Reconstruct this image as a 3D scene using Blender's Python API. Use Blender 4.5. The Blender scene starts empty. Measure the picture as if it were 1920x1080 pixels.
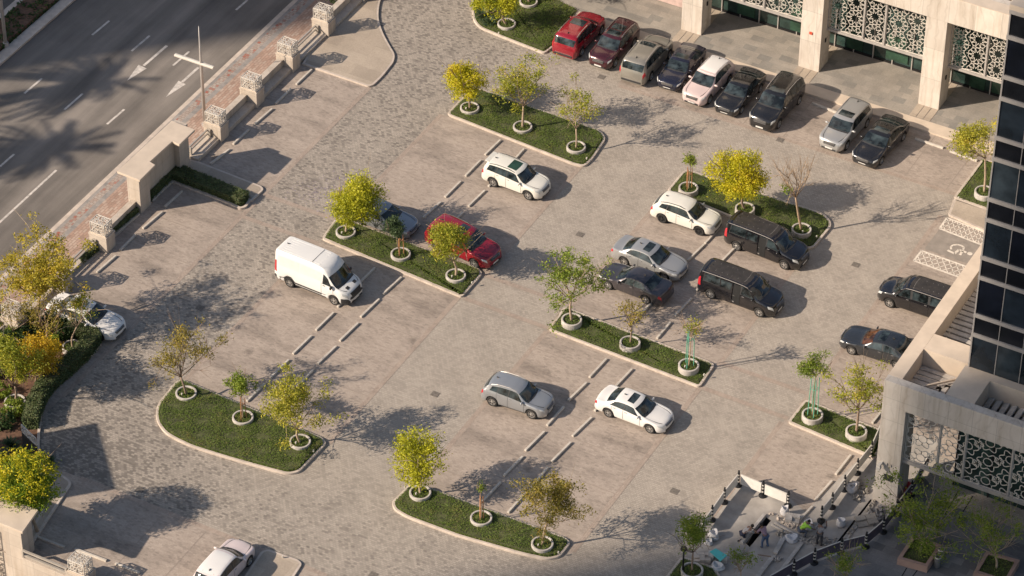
import bpy, bmesh, math, random
import numpy as np
from mathutils import Vector, Matrix
from mathutils.geometry import tessellate_polygon

# ------------------------------------------------------------------ camera, sky, sun, exposure
SC = bpy.context.scene
COL = SC.collection
FPX = 6384.8; PITCH = math.radians(39.337); ROLL = math.radians(.36887); YAW = math.radians(90-61.434)
CAMPOS = np.array([78.181, -143.597, 134.0])
_f = np.array([0, math.cos(PITCH), -math.sin(PITCH)]); _r = np.array([1., 0, 0]); _u = np.cross(_r, _f)
_r, _u = math.cos(ROLL)*_r+math.sin(ROLL)*_u, -math.sin(ROLL)*_r+math.cos(ROLL)*_u
_Z = np.array([[math.cos(YAW), -math.sin(YAW), 0], [math.sin(YAW), math.cos(YAW), 0], [0, 0, 1]])
_f, _r, _u = _Z@_f, _Z@_r, _Z@_u
cam = bpy.data.cameras.new('camera'); camo = bpy.data.objects.new('camera', cam); COL.objects.link(camo)
cam.sensor_width = 36; cam.lens = FPX/1920*36; cam.clip_start = 5; cam.clip_end = 3000
M4 = Matrix(((_r[0], _u[0], -_f[0], CAMPOS[0]), (_r[1], _u[1], -_f[1], CAMPOS[1]), (_r[2], _u[2], -_f[2], CAMPOS[2]), (0, 0, 0, 1)))
camo.matrix_world = M4
SC.camera = camo
ZR = -3.5                                                   # the street runs this far below the car park
SUN_AZ, SUN_EL = math.radians(44.5), math.radians(29.8)     # where the shadows point, and how high the sun stands
world = bpy.data.worlds.new("World"); SC.world = world; world.use_nodes = True
_nt = world.node_tree; _bg = _nt.nodes['Background']
_sky = _nt.nodes.new('ShaderNodeTexSky'); _sky.sky_type = 'NISHITA'; _sky.sun_disc = False
_sky.sun_elevation = SUN_EL; _sky.sun_rotation = math.radians(225.5); _sky.dust_density = 2.0; _sky.air_density = 1.0
_nt.links.new(_sky.outputs[0], _bg.inputs[0]); _bg.inputs[1].default_value = 0.09
sun = bpy.data.lights.new('sun', 'SUN'); sun.energy = 4.9; sun.angle = math.radians(.55); sun.color = (1.0, .855, .705)
suno = bpy.data.objects.new('sun', sun); COL.objects.link(suno)
_d = Vector((math.cos(SUN_AZ)*math.cos(SUN_EL), math.sin(SUN_AZ)*math.cos(SUN_EL), -math.sin(SUN_EL)))
suno.rotation_euler = _d.to_track_quat('-Z', 'Y').to_euler()
SC.view_settings.view_transform = 'Standard'; SC.view_settings.look = 'None'
SC.view_settings.exposure = 0.5; SC.view_settings.gamma = 1.0
SDIR = np.array([math.cos(SUN_AZ), math.sin(SUN_AZ), 0.])

def G(x, y, z=0.):
    """the point at height z that stands at (x, y) in the survey picture"""
    d = _f+(x-960)/FPX*_r-(y-540)/FPX*_u
    t = (z-CAMPOS[2])/d[2]
    p = CAMPOS+t*d
    return np.array([p[0], p[1], z])
def G2(l, z=0.): return [tuple(G(p[0], p[1], z)[:2]) for p in l]
_fh = np.array([_f[0], _f[1], 0]); _fh /= np.linalg.norm(_fh)
def over(base, px):
    """point over the ground point base (in the upright plane square to the line of sight) seen at px"""
    d = _f+(px[0]-960)/FPX*_r-(px[1]-540)/FPX*_u
    t = (np.asarray(base)-CAMPOS)@_fh/(d@_fh)
    return CAMPOS+t*d

# ------------------------------------------------------------------ helpers
def tag(o, label=None, cat=None, group=None, kind=None):
    if label: o['label'] = label
    if cat: o['category'] = cat
    if group: o['group'] = group
    if kind: o['kind'] = kind
    return o
def empty(name, loc=(0, 0, 0), rz=0.):
    o = bpy.data.objects.new(name, None); COL.objects.link(o); o.location = loc; o.rotation_euler = (0, 0, rz); o.empty_display_size = .3
    return o
def mesh_obj(name, me, parent=None, loc=None):
    o = bpy.data.objects.new(name, me); COL.objects.link(o)
    if parent is not None: o.parent = parent
    if loc is not None: o.location = loc
    return o
class MB:
    def __init__(s): s.V = []; s.F = []; s.M = []
    def add(s, V, F, mi=0):
        n = len(s.V); s.V += [tuple(map(float, v)) for v in V]
        s.F += [tuple(i+n for i in f) for f in F]; s.M += [mi]*len(F)
        return s
    def box(s, c, d, rz=0., mi=0, mat=None):
        x, y, z = d[0]/2, d[1]/2, d[2]/2
        V = [Vector(v) for v in ((-x,-y,-z),(x,-y,-z),(x,y,-z),(-x,y,-z),(-x,-y,z),(x,-y,z),(x,y,z),(-x,y,z))]
        R = mat if mat is not None else Matrix.Rotation(rz, 3, 'Z')
        V = [R@v+Vector(c) for v in V]
        return s.add(V, [(0,3,2,1),(4,5,6,7),(0,1,5,4),(1,2,6,5),(2,3,7,6),(3,0,4,7)], mi)
    def bx(s, x0, x1, y0, y1, z0, z1, mi=0):
        return s.box(((x0+x1)/2, (y0+y1)/2, (z0+z1)/2), (x1-x0, y1-y0, z1-z0), 0, mi)
    def bar(s, a, b, w, h, mi=0, up=(0, 0, 1)):
        a, b = Vector(a), Vector(b); d = b-a; L = d.length
        if L < 1e-6: return s
        d /= L; u = Vector(up)
        if abs(d.dot(u)) > .98: u = Vector((1, 0, 0))
        y = u.cross(d).normalized(); z = d.cross(y)
        R = Matrix((d, y, z)).transposed()
        return s.box((a+b)/2, (L, w, h), 0, mi, R)
    def prism(s, poly, z0, z1, mi=0, bottom=False):
        n = len(poly)
        a = sum(poly[i][0]*poly[(i+1) % n][1]-poly[(i+1) % n][0]*poly[i][1] for i in range(n))
        if a < 0: poly = poly[::-1]
        V = [(p[0], p[1], z0) for p in poly]+[(p[0], p[1], z1) for p in poly]
        F = [(i, (i+1) % n, n+(i+1) % n, n+i) for i in range(n)]+[tuple(range(n, 2*n))]
        if bottom: F.append(tuple(range(n-1, -1, -1)))
        return s.add(V, F, mi)
    def tube(s, pts, rad, n=6, mi=0, cap=True):
        pts = [Vector(p) for p in pts]; m = len(pts)
        if not hasattr(rad, '__len__'): rad = [rad]*m
        V = []; ref = Vector((.3, .9, .31))
        for i, p in enumerate(pts):
            d = (pts[min(i+1, m-1)]-pts[max(i-1, 0)]).normalized()
            a = d.cross(ref).normalized() if abs(d.dot(ref)) < .97 else d.cross(Vector((1, 0, 0))).normalized()
            b = d.cross(a)
            for k in range(n):
                t = 2*math.pi*k/n; V.append(p+(a*math.cos(t)+b*math.sin(t))*rad[i])
        F = [(i*n+k, i*n+(k+1) % n, (i+1)*n+(k+1) % n, (i+1)*n+k) for i in range(m-1) for k in range(n)]
        if cap: F += [tuple(range(n-1, -1, -1)), tuple(range((m-1)*n, m*n))]
        return s.add(V, F, mi)
    def lathe(s, prof, n=20, c=(0, 0, 0), mi=0, axis='z', closed=False):
        V = []; F = []; m = len(prof)
        for r, z in prof:
            for k in range(n):
                t = 2*math.pi*k/n
                if axis == 'z': V.append((c[0]+r*math.cos(t), c[1]+r*math.sin(t), c[2]+z))
                else: V.append((c[0]+r*math.cos(t), c[1]+z, c[2]+r*math.sin(t)))
        rng = range(m) if closed else range(m-1)
        for i in rng:
            for k in range(n):
                j = (i+1) % m; F.append((i*n+k, i*n+(k+1) % n, j*n+(k+1) % n, j*n+k))
        if axis != 'z': F = [f[::-1] for f in F]
        return s.add(V, F, mi)
    def disc(s, c, r, n=16, mi=0, sx=1., sy=1.):
        return s.add([(c[0]+r*sx*math.cos(2*math.pi*k/n), c[1]+r*sy*math.sin(2*math.pi*k/n), c[2]) for k in range(n)], [tuple(range(n))], mi)
    def mesh(s, name, mats, smooth=False, fix=False):
        me = bpy.data.meshes.new(name); me.from_pydata(s.V, [], s.F)
        for m in (mats if isinstance(mats, (list, tuple)) else [mats]): me.materials.append(m)
        me.polygons.foreach_set('material_index', s.M)
        if fix:
            bm = bmesh.new(); bm.from_mesh(me); bmesh.ops.recalc_face_normals(bm, faces=bm.faces); bm.to_mesh(me); bm.free()
        if smooth: me.polygons.foreach_set('use_smooth', [True]*len(me.polygons))
        me.update(); return me
    def build(s, name, mats, parent=None, smooth=False, bevel=0., fix=False, loc=None):
        o = mesh_obj(name, s.mesh(name, mats, smooth, fix), parent, loc)
        if bevel:
            b = o.modifiers.new('bevel', 'BEVEL'); b.width = bevel; b.segments = 2; b.limit_method = 'ANGLE'
        return o
def fast_mesh(name, V, F, mats, mi=None):
    V = np.asarray(V, np.float32); F = np.asarray(F, np.int32); nf, k = F.shape
    me = bpy.data.meshes.new(name)
    me.vertices.add(len(V)); me.vertices.foreach_set('co', V.ravel())
    me.loops.add(nf*k); me.loops.foreach_set('vertex_index', F.ravel())
    me.polygons.add(nf); me.polygons.foreach_set('loop_start', np.arange(0, nf*k, k, dtype=np.int32)); me.polygons.foreach_set('loop_total', np.full(nf, k, np.int32))
    for m in (mats if isinstance(mats, (list, tuple)) else [mats]): me.materials.append(m)
    if mi is not None: me.polygons.foreach_set('material_index', np.asarray(mi, np.int32))
    me.update(calc_edges=True); me.validate(); return me
def round_poly(pts, r, n=5):
    """round the corners of a polygon; r a number or one per corner"""
    out = []; m = len(pts)
    for i in range(m):
        p = Vector(pts[i]); a = Vector(pts[i-1]); b = Vector(pts[(i+1) % m]); rr = r[i] if hasattr(r, '__len__') else r
        u, v = (a-p), (b-p); lim = .45*min(u.length, v.length); rr = min(rr, lim)
        if rr < .02: out.append(tuple(p)); continue
        A, B = p+u.normalized()*rr, p+v.normalized()*rr
        for k in range(n+1):
            t = k/n; out.append(tuple(A*(1-t)**2+p*2*t*(1-t)+B*t*t))
    return out
def inset(poly, d):
    n = len(poly)
    a = sum(poly[i][0]*poly[(i+1) % n][1]-poly[(i+1) % n][0]*poly[i][1] for i in range(n))
    if a < 0: poly = poly[::-1]
    out = []
    for i in range(n):
        p, q, r = Vector(poly[i-1]), Vector(poly[i]), Vector(poly[(i+1) % n])
        e1 = (q-p).normalized(); e2 = (r-q).normalized()
        n1, n2 = Vector((-e1.y, e1.x)), Vector((-e2.y, e2.x)); m = n1+n2
        if m.length < 1e-4: m = n1
        m.normalize(); k = d/max(.35, m.dot(n1)); out.append(tuple(q+m*k))
    return out
def in_poly(P, poly):
    x, y = P[:, 0], P[:, 1]; c = np.zeros(len(P), bool); n = len(poly)
    for i in range(n):
        (x0, y0), (x1, y1) = poly[i-1][:2], poly[i][:2]
        if y0 == y1: continue
        k = ((y0 > y) != (y1 > y)) & (x < (x1-x0)*(y-y0)/(y1-y0)+x0); c ^= k
    return c
def lerp_pts(pts, n):
    """resample an open line smoothly (Catmull-Rom)"""
    P = [np.asarray(p, float) for p in pts]; P = [2*P[0]-P[1]]+P+[2*P[-1]-P[-2]]; out = []
    m = len(P)-3
    for i in range(m):
        for k in range(n):
            t = k/n; a, b, c, d = P[i:i+4]
            out.append(.5*((2*b)+(c-a)*t+(2*a-5*b+4*c-d)*t*t+(3*b-a-3*c+d)*t**3))
    out.append(P[-2]); return out

# ------------------------------------------------------------------ materials
def newmat(name):
    m = bpy.data.materials.new(name); m.use_nodes = True; nt = m.node_tree
    return m, nt, nt.nodes['Principled BSDF']
def _n(nt, t, **k):
    n = nt.nodes.new(t)
    for a, b in k.items(): setattr(n, a, b)
    return n
def _mixc(nt, a, b, fac, mode='MIX'):
    n = nt.nodes.new('ShaderNodeMix'); n.data_type = 'RGBA'; n.blend_type = mode
    for s, v in ((n.inputs[6], a), (n.inputs[7], b), (n.inputs[0], fac)):
        if hasattr(v, 'is_output'): nt.links.new(v, s)
        elif isinstance(v, (int, float)): s.default_value = v
        else: s.default_value = tuple(v)+(1,)
    return n.outputs[2]
def _noise(nt, vec, scale, detail=3., rough=.55):
    n = _n(nt, 'ShaderNodeTexNoise'); n.inputs['Scale'].default_value = scale; n.inputs['Detail'].default_value = detail; n.inputs['Roughness'].default_value = rough
    if vec is not None: nt.links.new(vec, n.inputs['Vector'])
    return n.outputs['Fac']
def _ramp(nt, fac, stops, interp='LINEAR'):
    n = _n(nt, 'ShaderNodeValToRGB'); n.color_ramp.interpolation = interp; e = n.color_ramp.elements
    while len(e) < len(stops): e.new(.5)
    for i, (p, c) in enumerate(stops):
        e[i].position = p; e[i].color = (c, c, c, 1) if isinstance(c, (int, float)) else tuple(c)+(1,)
    nt.links.new(fac, n.inputs[0]); return n.outputs[0]
def _pos(nt, scale=(1, 1, 1), rot=0., obj=False):
    if obj: src = _n(nt, 'ShaderNodeTexCoord').outputs['Object']
    else: src = _n(nt, 'ShaderNodeNewGeometry').outputs['Position']
    mp = _n(nt, 'ShaderNodeMapping'); mp.inputs['Scale'].default_value = scale; mp.inputs['Rotation'].default_value = (0, 0, rot)
    nt.links.new(src, mp.inputs['Vector']); return mp.outputs[0]
def _bump(nt, bs, h, strength, dist=.01):
    b = _n(nt, 'ShaderNodeBump'); b.inputs['Strength'].default_value = strength; b.inputs['Distance'].default_value = dist
    nt.links.new(h, b.inputs['Height']); nt.links.new(b.outputs[0], bs.inputs['Normal'])
def plain(name, col, rough=.6, metal=0., var=.12, scale=3., coat=0., obj=False, bump=0., spec=None):
    m, nt, bs = newmat(name)
    v = _pos(nt, obj=obj); f = _noise(nt, v, scale, 4)
    lo = [c*(1-var) for c in col]; hi = [min(1, c*(1+var)) for c in col]
    nt.links.new(_ramp(nt, f, [(.3, lo), (.7, hi)]), bs.inputs['Base Color'])
    bs.inputs['Roughness'].default_value = rough; bs.inputs['Metallic'].default_value = metal; bs.inputs['Coat Weight'].default_value = coat
    if spec is not None: bs.inputs['Specular IOR Level'].default_value = spec
    if bump: _bump(nt, bs, _noise(nt, v, scale*12, 3), bump)
    return m
def paving(name, light, mid, dark, bw, bh, rot=0., mortar=.008, mcol=.55, darkness=.5, stain=.18, track=None, off=.5, stains=None, worn=False, spots=False):
    """laid pavers: every stone its own tone, darker stones gathered in patches and along the wheel tracks"""
    m, nt, bs = newmat(name)
    v = _pos(nt, rot=rot)
    br = _n(nt, 'ShaderNodeTexBrick'); br.offset = off; br.inputs['Scale'].default_value = 1.; br.inputs['Mortar Size'].default_value = mortar
    br.inputs['Mortar Smooth'].default_value = .3
    br.inputs['Brick Width'].default_value = bw; br.inputs['Row Height'].default_value = bh
    br.inputs['Color1'].default_value = (0, 0, 0, 1); br.inputs['Color2'].default_value = (1, 1, 1, 1); br.inputs['Mortar'].default_value = (.5, .5, .5, 1)
    nt.links.new(v, br.inputs['Vector'])
    pv = _pos(nt, scale=(1, .22, 1)) if track else _pos(nt)
    big = _noise(nt, pv, track or .22, 4, .6)
    sh = _n(nt, 'ShaderNodeMath', operation='MULTIPLY_ADD'); nt.links.new(big, sh.inputs[0]); sh.inputs[1].default_value = -1.5*darkness; sh.inputs[2].default_value = .75*darkness
    if worn:                                                  # the lanes towards the gate have weathered most
        sp = _n(nt, 'ShaderNodeSeparateXYZ'); nt.links.new(_pos(nt), sp.inputs[0])
        mr = _n(nt, 'ShaderNodeMapRange'); nt.links.new(sp.outputs[0], mr.inputs[0])
        for i, q in enumerate((-13., -4., .02, -.40)): mr.inputs[i+1].default_value = q
        a2 = _n(nt, 'ShaderNodeMath', operation='SUBTRACT'); nt.links.new(sh.outputs[0], a2.inputs[0]); nt.links.new(mr.outputs[0], a2.inputs[1])
        my = _n(nt, 'ShaderNodeMapRange'); nt.links.new(sp.outputs[1], my.inputs[0])
        for i, q in enumerate((-26., -17., .34, .0)): my.inputs[i+1].default_value = q
        a3 = _n(nt, 'ShaderNodeMath', operation='SUBTRACT'); nt.links.new(a2.outputs[0], a3.inputs[0]); nt.links.new(my.outputs[0], a3.inputs[1]); sh = a3
    ad = _n(nt, 'ShaderNodeMath', operation='ADD'); nt.links.new(br.outputs['Color'], ad.inputs[0]); nt.links.new(sh.outputs[0], ad.inputs[1])
    col = _ramp(nt, ad.outputs[0], [(0., dark), (.34, mid), (1., light)])
    st = _noise(nt, _pos(nt), .55, 6, .62)
    col = _mixc(nt, col, _ramp(nt, st, [(.3, 1-stain), (.62, 1.)]), 1., 'MULTIPLY')
    sp = _noise(nt, _pos(nt), 9., 3, .7)
    col = _mixc(nt, col, _ramp(nt, sp, [(.3, .86), (.7, 1.06)]), 1., 'MULTIPLY')
    if stains:
        s2 = _noise(nt, _pos(nt, scale=(.35, 1.2, 1)), stains, 5, .65)
        col = _mixc(nt, col, _ramp(nt, s2, [(.36, .72), (.5, 1.)]), 1., 'MULTIPLY')
    if spots:                                                 # oil drips under the engines
        vo = _n(nt, 'ShaderNodeTexVoronoi'); vo.inputs['Scale'].default_value = .33; nt.links.new(_pos(nt), vo.inputs['Vector'])
        ds = _n(nt, 'ShaderNodeMath', operation='ADD'); nt.links.new(vo.outputs['Distance'], ds.inputs[0]); nz = _n(nt, 'ShaderNodeMath', operation='MULTIPLY_ADD'); nt.links.new(_noise(nt, _pos(nt), 4., 4, .7), nz.inputs[0]); nz.inputs[1].default_value = .22; nz.inputs[2].default_value = -.11; nt.links.new(nz.outputs[0], ds.inputs[1])
        col = _mixc(nt, col, _ramp(nt, ds.outputs[0], [(.03, .62), (.13, 1.)]), 1., 'MULTIPLY')
    mm = _n(nt, 'ShaderNodeMath', operation='MULTIPLY'); nt.links.new(br.outputs['Fac'], mm.inputs[0]); mm.inputs[1].default_value = 1-mcol
    col = _mixc(nt, col, [c*.3 for c in mid], mm.outputs[0])
    nt.links.new(col, bs.inputs['Base Color']); bs.inputs['Roughness'].default_value = .78; bs.inputs['Specular IOR Level'].default_value = .3
    inv = _n(nt, 'ShaderNodeMath', operation='SUBTRACT'); inv.inputs[0].default_value = 1.; nt.links.new(br.outputs['Fac'], inv.inputs[1])
    _bump(nt, bs, inv.outputs[0], .35, .006)
    return m
def stone(name, col, pw, ph, joint=.012, var=.1, rough=.6, jd=.55, veins=True):
    """stone cladding in slabs, jointed on upright faces"""
    m, nt, bs = newmat(name)
    ge = _n(nt, 'ShaderNodeNewGeometry'); sx = _n(nt, 'ShaderNodeSeparateXYZ'); nt.links.new(ge.outputs['Position'], sx.inputs[0])
    ad = _n(nt, 'ShaderNodeMath', operation='ADD'); nt.links.new(sx.outputs[0], ad.inputs[0]); nt.links.new(sx.outputs[1], ad.inputs[1])
    cb = _n(nt, 'ShaderNodeCombineXYZ'); nt.links.new(ad.outputs[0], cb.inputs[0]); nt.links.new(sx.outputs[2], cb.inputs[1])
    br = _n(nt, 'ShaderNodeTexBrick'); br.offset = 0.; br.inputs['Scale'].default_value = 1.; br.inputs['Mortar Size'].default_value = joint; br.inputs['Brick Width'].default_value = pw; br.inputs['Row Height'].default_value = ph
    br.inputs['Color1'].default_value = (.0, .0, .0, 1); br.inputs['Color2'].default_value = (1, 1, 1, 1); nt.links.new(cb.outputs[0], br.inputs['Vector'])
    c = _ramp(nt, br.outputs['Color'], [(0, [k*(1-var) for k in col]), (1, [min(1, k*(1+var)) for k in col])])
    v = _pos(nt, scale=(1, 1, .5)); f = _noise(nt, v, 1.3, 6, .65)
    c = _mixc(nt, c, _ramp(nt, f, [(.3, (.86, .84, .82)), (.6, (1, 1, 1))]), 1., 'MULTIPLY')
    if veins:
        w = _n(nt, 'ShaderNodeTexWave'); w.inputs['Scale'].default_value = .5; w.inputs['Distortion'].default_value = 9.; w.inputs['Detail'].default_value = 4.; nt.links.new(_pos(nt), w.inputs['Vector'])
        c = _mixc(nt, c, _ramp(nt, w.outputs[1], [(.0, (.86, .85, .84)), (.12, (1, 1, 1))]), .7, 'MULTIPLY')
    gr = _noise(nt, _pos(nt, scale=(2, 2, .15)), 1.5, 4, .6)
    c = _mixc(nt, c, _ramp(nt, gr, [(.32, (.82, .79, .75)), (.52, (1, 1, 1))]), .8, 'MULTIPLY')
    mm = _n(nt, 'ShaderNodeMath', operation='MULTIPLY'); nt.links.new(br.outputs['Fac'], mm.inputs[0]); mm.inputs[1].default_value = jd
    c = _mixc(nt, c, [k*.35 for k in col], mm.outputs[0])
    nt.links.new(c, bs.inputs['Base Color']); bs.inputs['Roughness'].default_value = rough; bs.inputs['Specular IOR Level'].default_value = .35
    return m
def leafmat(name, stops, clump=1.1, trans=.35):
    m, nt, bs = newmat(name)
    ge = _n(nt, 'ShaderNodeNewGeometry')
    f = _noise(nt, _pos(nt), clump, 3, .6)
    mx = _n(nt, 'ShaderNodeMath', operation='MULTIPLY_ADD'); nt.links.new(f, mx.inputs[0]); mx.inputs[1].default_value = 1.5; mx.inputs[2].default_value = -.5
    av = _n(nt, 'ShaderNodeMath', operation='MULTIPLY_ADD'); nt.links.new(ge.outputs['Random Per Island'], av.inputs[0]); av.inputs[1].default_value = .55; nt.links.new(mx.outputs[0], av.inputs[2])
    c = _ramp(nt, av.outputs[0], stops)
    nt.links.new(c, bs.inputs['Base Color']); bs.inputs['Roughness'].default_value = .55; bs.inputs['Specular IOR Level'].default_value = .3
    tr = _n(nt, 'ShaderNodeBsdfTranslucent'); nt.links.new(c, tr.inputs[0])
    mi = _n(nt, 'ShaderNodeMixShader'); mi.inputs[0].default_value = trans
    nt.links.new(bs.outputs[0], mi.inputs[1]); nt.links.new(tr.outputs[0], mi.inputs[2])
    nt.links.new(mi.outputs[0], nt.nodes['Material Output'].inputs[0]); return m
def carpaint(name, col, metal=0., rough=.28, coat=.8, dust=.25):
    m, nt, bs = newmat(name)
    f = _noise(nt, _pos(nt), 2.2, 5, .6)
    d = [c*(1-dust*.5)+.22*dust*k for c, k in zip(col, (1, .9, .8))]
    nt.links.new(_ramp(nt, f, [(.2, col), (.9, d)]), bs.inputs['Base Color'])
    bs.inputs['Metallic'].default_value = metal; bs.inputs['Roughness'].default_value = rough; bs.inputs['Coat Weight'].default_value = coat; bs.inputs['Coat Roughness'].default_value = .06
    return m

MT = {}
MT['paver'] = paving('paver', (.425, .372, .312), (.335, .293, .247), (.20, .175, .15), .21, .14, darkness=.42, track=.8, mortar=.011, mcol=.5, worn=True)
MT['bay'] = paving('bay_paver', (.43, .36, .30), (.393, .327, .272), (.325, .27, .226), .22, .11, darkness=.3, mortar=.005, mcol=.75, stain=.16, stains=.42, spots=True)
MT['soldier'] = paving('border_paver', (.415, .34, .28), (.385, .31, .253), (.33, .265, .22), .22, .11, rot=math.pi/2, darkness=.2, mortar=.006)
MT['slab'] = paving('grey_slab', (.375, .335, .285), (.32, .29, .25), (.25, .235, .21), .9, .6, darkness=.4, mortar=.006, mcol=.7, stain=.25)
MT['slate'] = paving('slate_slab', (.24, .23, .225), (.19, .185, .185), (.14, .138, .14), 1.1, .55, darkness=.4, mortar=.006, mcol=.6, stain=.3)
MT['redbrick'] = paving('red_brick_paver', (.47, .37, .30), (.42, .285, .22), (.34, .235, .18), .42, .2, rot=math.pi/2, darkness=.3, mortar=.02, mcol=.5)
MT['tactile'] = paving('tactile_paver', (.42, .36, .31), (.38, .3, .25), (.36, .13, .09), .24, .24, off=.5, darkness=.2, mortar=.02)
MT['pave_grey'] = paving('grey_pavement', (.35, .32, .29), (.31, .285, .26), (.25, .235, .22), .6, .3, darkness=.2, mortar=.006, mcol=.8)
MT['beige_slab'] = paving('beige_slab', (.46, .385, .305), (.42, .35, .275), (.36, .3, .24), 2.4, 1.2, darkness=.2, mortar=.004, mcol=.8)
def asphalt():
    m, nt, bs = newmat('asphalt')
    a = _noise(nt, _pos(nt, scale=(1, .06, 1)), .55, 5, .6)
    c = _ramp(nt, a, [(.34, (.125, .112, .10)), (.5, (.178, .158, .138)), (.66, (.235, .207, .18))])
    b = _noise(nt, _pos(nt), .16, 4, .6); c = _mixc(nt, c, _ramp(nt, b, [(.35, .78), (.6, 1.1)]), 1., 'MULTIPLY')
    g = _noise(nt, _pos(nt), 30, 3, .7); c = _mixc(nt, c, _ramp(nt, g, [(.3, .78), (.7, 1.2)]), 1., 'MULTIPLY')
    nt.links.new(c, bs.inputs['Base Color']); bs.inputs['Roughness'].default_value = .85; bs.inputs['Specular IOR Level'].default_value = .25
    return m
MT['asphalt'] = asphalt()
MT['ground'] = plain('sandy_ground', (.33, .27, .21), .9, var=.2, scale=.4)
MT['kerb'] = plain('kerb_concrete', (.50, .425, .355), .75, var=.16, scale=2.2)
MT['concrete'] = plain('pale_concrete', (.43, .395, .355), .75, var=.26, scale=2.5, bump=.15)
MT['screed'] = plain('screed', (.34, .31, .275), .85, var=.22, scale=1.1, bump=.2)
MT['stopconc'] = plain('wheel_stop_concrete', (.50, .45, .385), .75, var=.14, scale=4.)
MT['stone'] = stone('cream_stone', (.61, .55, .48), 1.83, 2.4)
MT['wallstone'] = stone('boundary_stone', (.50, .435, .365), 1.5, .9, joint=.008, var=.06, veins=False)
MT['capstone'] = plain('cap_stone', (.56, .465, .365), .6, var=.09, scale=1.2)
MT['dimstone'] = stone('terrace_stone', (.54, .495, .44), 1.45, 1.6, var=.05)
MT['soil'] = plain('soil', (.12, .065, .04), .95, var=.35, scale=5.)
MT['dark'] = plain('dark_void', (.012, .012, .012), .9, var=.2)
MT['blackmetal'] = plain('black_metal', (.015, .015, .016), .45, .3, var=.2)
MT['whitemetal'] = plain('white_metal', (.56, .52, .46), .45, 0., var=.06)
MT['greymetal'] = plain('grey_metal', (.42, .39, .36), .4, .2, var=.08)
MT['railmetal'] = plain('rail_metal', (.40, .36, .31), .45, .2, var=.08)
MT['paintline'] = plain('white_road_paint', (.66, .59, .50), .7, var=.22, scale=5.)
MT['wornpaint'] = plain('worn_road_paint', (.52, .475, .425), .75, var=.3, scale=4.)
MT['bark'] = plain('bark', (.23, .165, .12), .9, var=.3, scale=7.)
MT['palebark'] = plain('pale_bark', (.36, .27, .19), .9, var=.25, scale=7.)
MT['twig'] = plain('twig', (.36, .255, .165), .9, var=.25, scale=7.)
MT['stake'] = plain('timber_stake', (.42, .2, .09), .8, var=.2, scale=6.)
MT['greenstake'] = plain('green_stake', (.13, .40, .27), .5, var=.1, scale=6.)
MT['drain'] = plain('drain_iron', (.15, .13, .11), .8, var=.3, scale=9.)
MT['grass'] = leafmat('ground_cover_leaf', [(.0, (.072, .112, .017)), (.4, (.108, .162, .026)), (.75, (.155, .21, .038)), (1., (.235, .20, .062))], .9, .25)
MT['grassbase'] = plain('ground_cover_base', (.066, .072, .026), .95, var=.5, scale=3.)
LEAF = {
 'yellow': leafmat('leaf_yellow', [(0, (.22, .24, .012)), (.4, (.48, .45, .018)), (.8, (.68, .58, .03)), (1, (.66, .47, .06))], .9),
 'lime': leafmat('leaf_lime', [(0, (.13, .18, .014)), (.45, (.42, .42, .022)), (1, (.62, .57, .04))], .8),
 'green': leafmat('leaf_green', [(0, (.09, .14, .014)), (.5, (.19, .26, .03)), (1, (.36, .38, .05))], 1.),
 'mix': leafmat('leaf_mixed', [(0, (.13, .175, .015)), (.5, (.31, .33, .03)), (.8, (.50, .45, .05)), (1, (.48, .32, .07))], 1.),
 'olive': leafmat('leaf_olive', [(0, (.13, .12, .02)), (.5, (.28, .24, .04)), (1, (.44, .31, .07))], 1.),
 'gold': leafmat('leaf_gold', [(0, (.26, .2, .012)), (.5, (.55, .38, .02)), (1, (.66, .42, .05))], .8),
 'yolive': leafmat('leaf_yellow_olive', [(0, (.14, .155, .02)), (.5, (.34, .34, .035)), (.8, (.53, .47, .055)), (1, (.48, .33, .09))], 1.),
 'fresh': leafmat('leaf_fresh_green', [(0, (.07, .13, .012)), (.5, (.18, .27, .02)), (1, (.40, .42, .03))], 1.1),
 'amber': leafmat('leaf_amber', [(0, (.15, .14, .02)), (.5, (.40, .34, .03)), (.85, (.58, .44, .05)), (1, (.48, .27, .07))], 1.),
 'blue': leafmat('leaf_bluegreen', [(0, (.04, .075, .03)), (1, (.12, .17, .07))], 1.),
 'dark': leafmat('leaf_dark', [(0, (.02, .042, .014)), (.6, (.045, .085, .024)), (1, (.10, .14, .04))], 1.3),
 'hedge': leafmat('leaf_hedge', [(0, (.05, .075, .03)), (.5, (.10, .14, .055)), (1, (.18, .21, .09))], 1.6),
 'agave': leafmat('leaf_agave', [(0, (.05, .09, .05)), (1, (.15, .2, .10))], 1.3),
}
def glassmat(name, col, rough=.04, spec=.5, sc=.7, lo=.6, hi=1.4):
    m, nt, bs = newmat(name); f = _noise(nt, _pos(nt), sc, 3)
    nt.links.new(_ramp(nt, f, [(.38, [c*lo for c in col]), (.68, [c*hi for c in col])]), bs.inputs['Base Color'])
    bs.inputs['Roughness'].default_value = rough; bs.inputs['Specular IOR Level'].default_value = spec; return m
MT['carglass'] = glassmat('car_glass', (.016, .022, .024), .05, .6, 1.7, .35, 3.2)
MT['tanglass'] = glassmat('glass_over_tan_seats', (.085, .034, .015), .06, .6, 2.2, .3, 1.6)
MT['greenglass'] = glassmat('green_glass', (.03, .07, .045), .06)
MT['towerglass'] = glassmat('tower_glass', (.016, .024, .033), .06)
MT['towerglass2'] = glassmat('tower_glass_blinds', (.034, .046, .055), .08)
MT['towerglass3'] = glassmat('tower_glass_deep', (.006, .008, .014), .04)
MT['spandrel'] = glassmat('spandrel_glass', (.009, .010, .013), .12)
MT['shopglass'] = glassmat('shop_glass', (.03, .055, .048), .06)
MT['tyre'] = plain('tyre_rubber', (.018, .017, .016), .85, var=.2, scale=8, obj=True)
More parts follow.
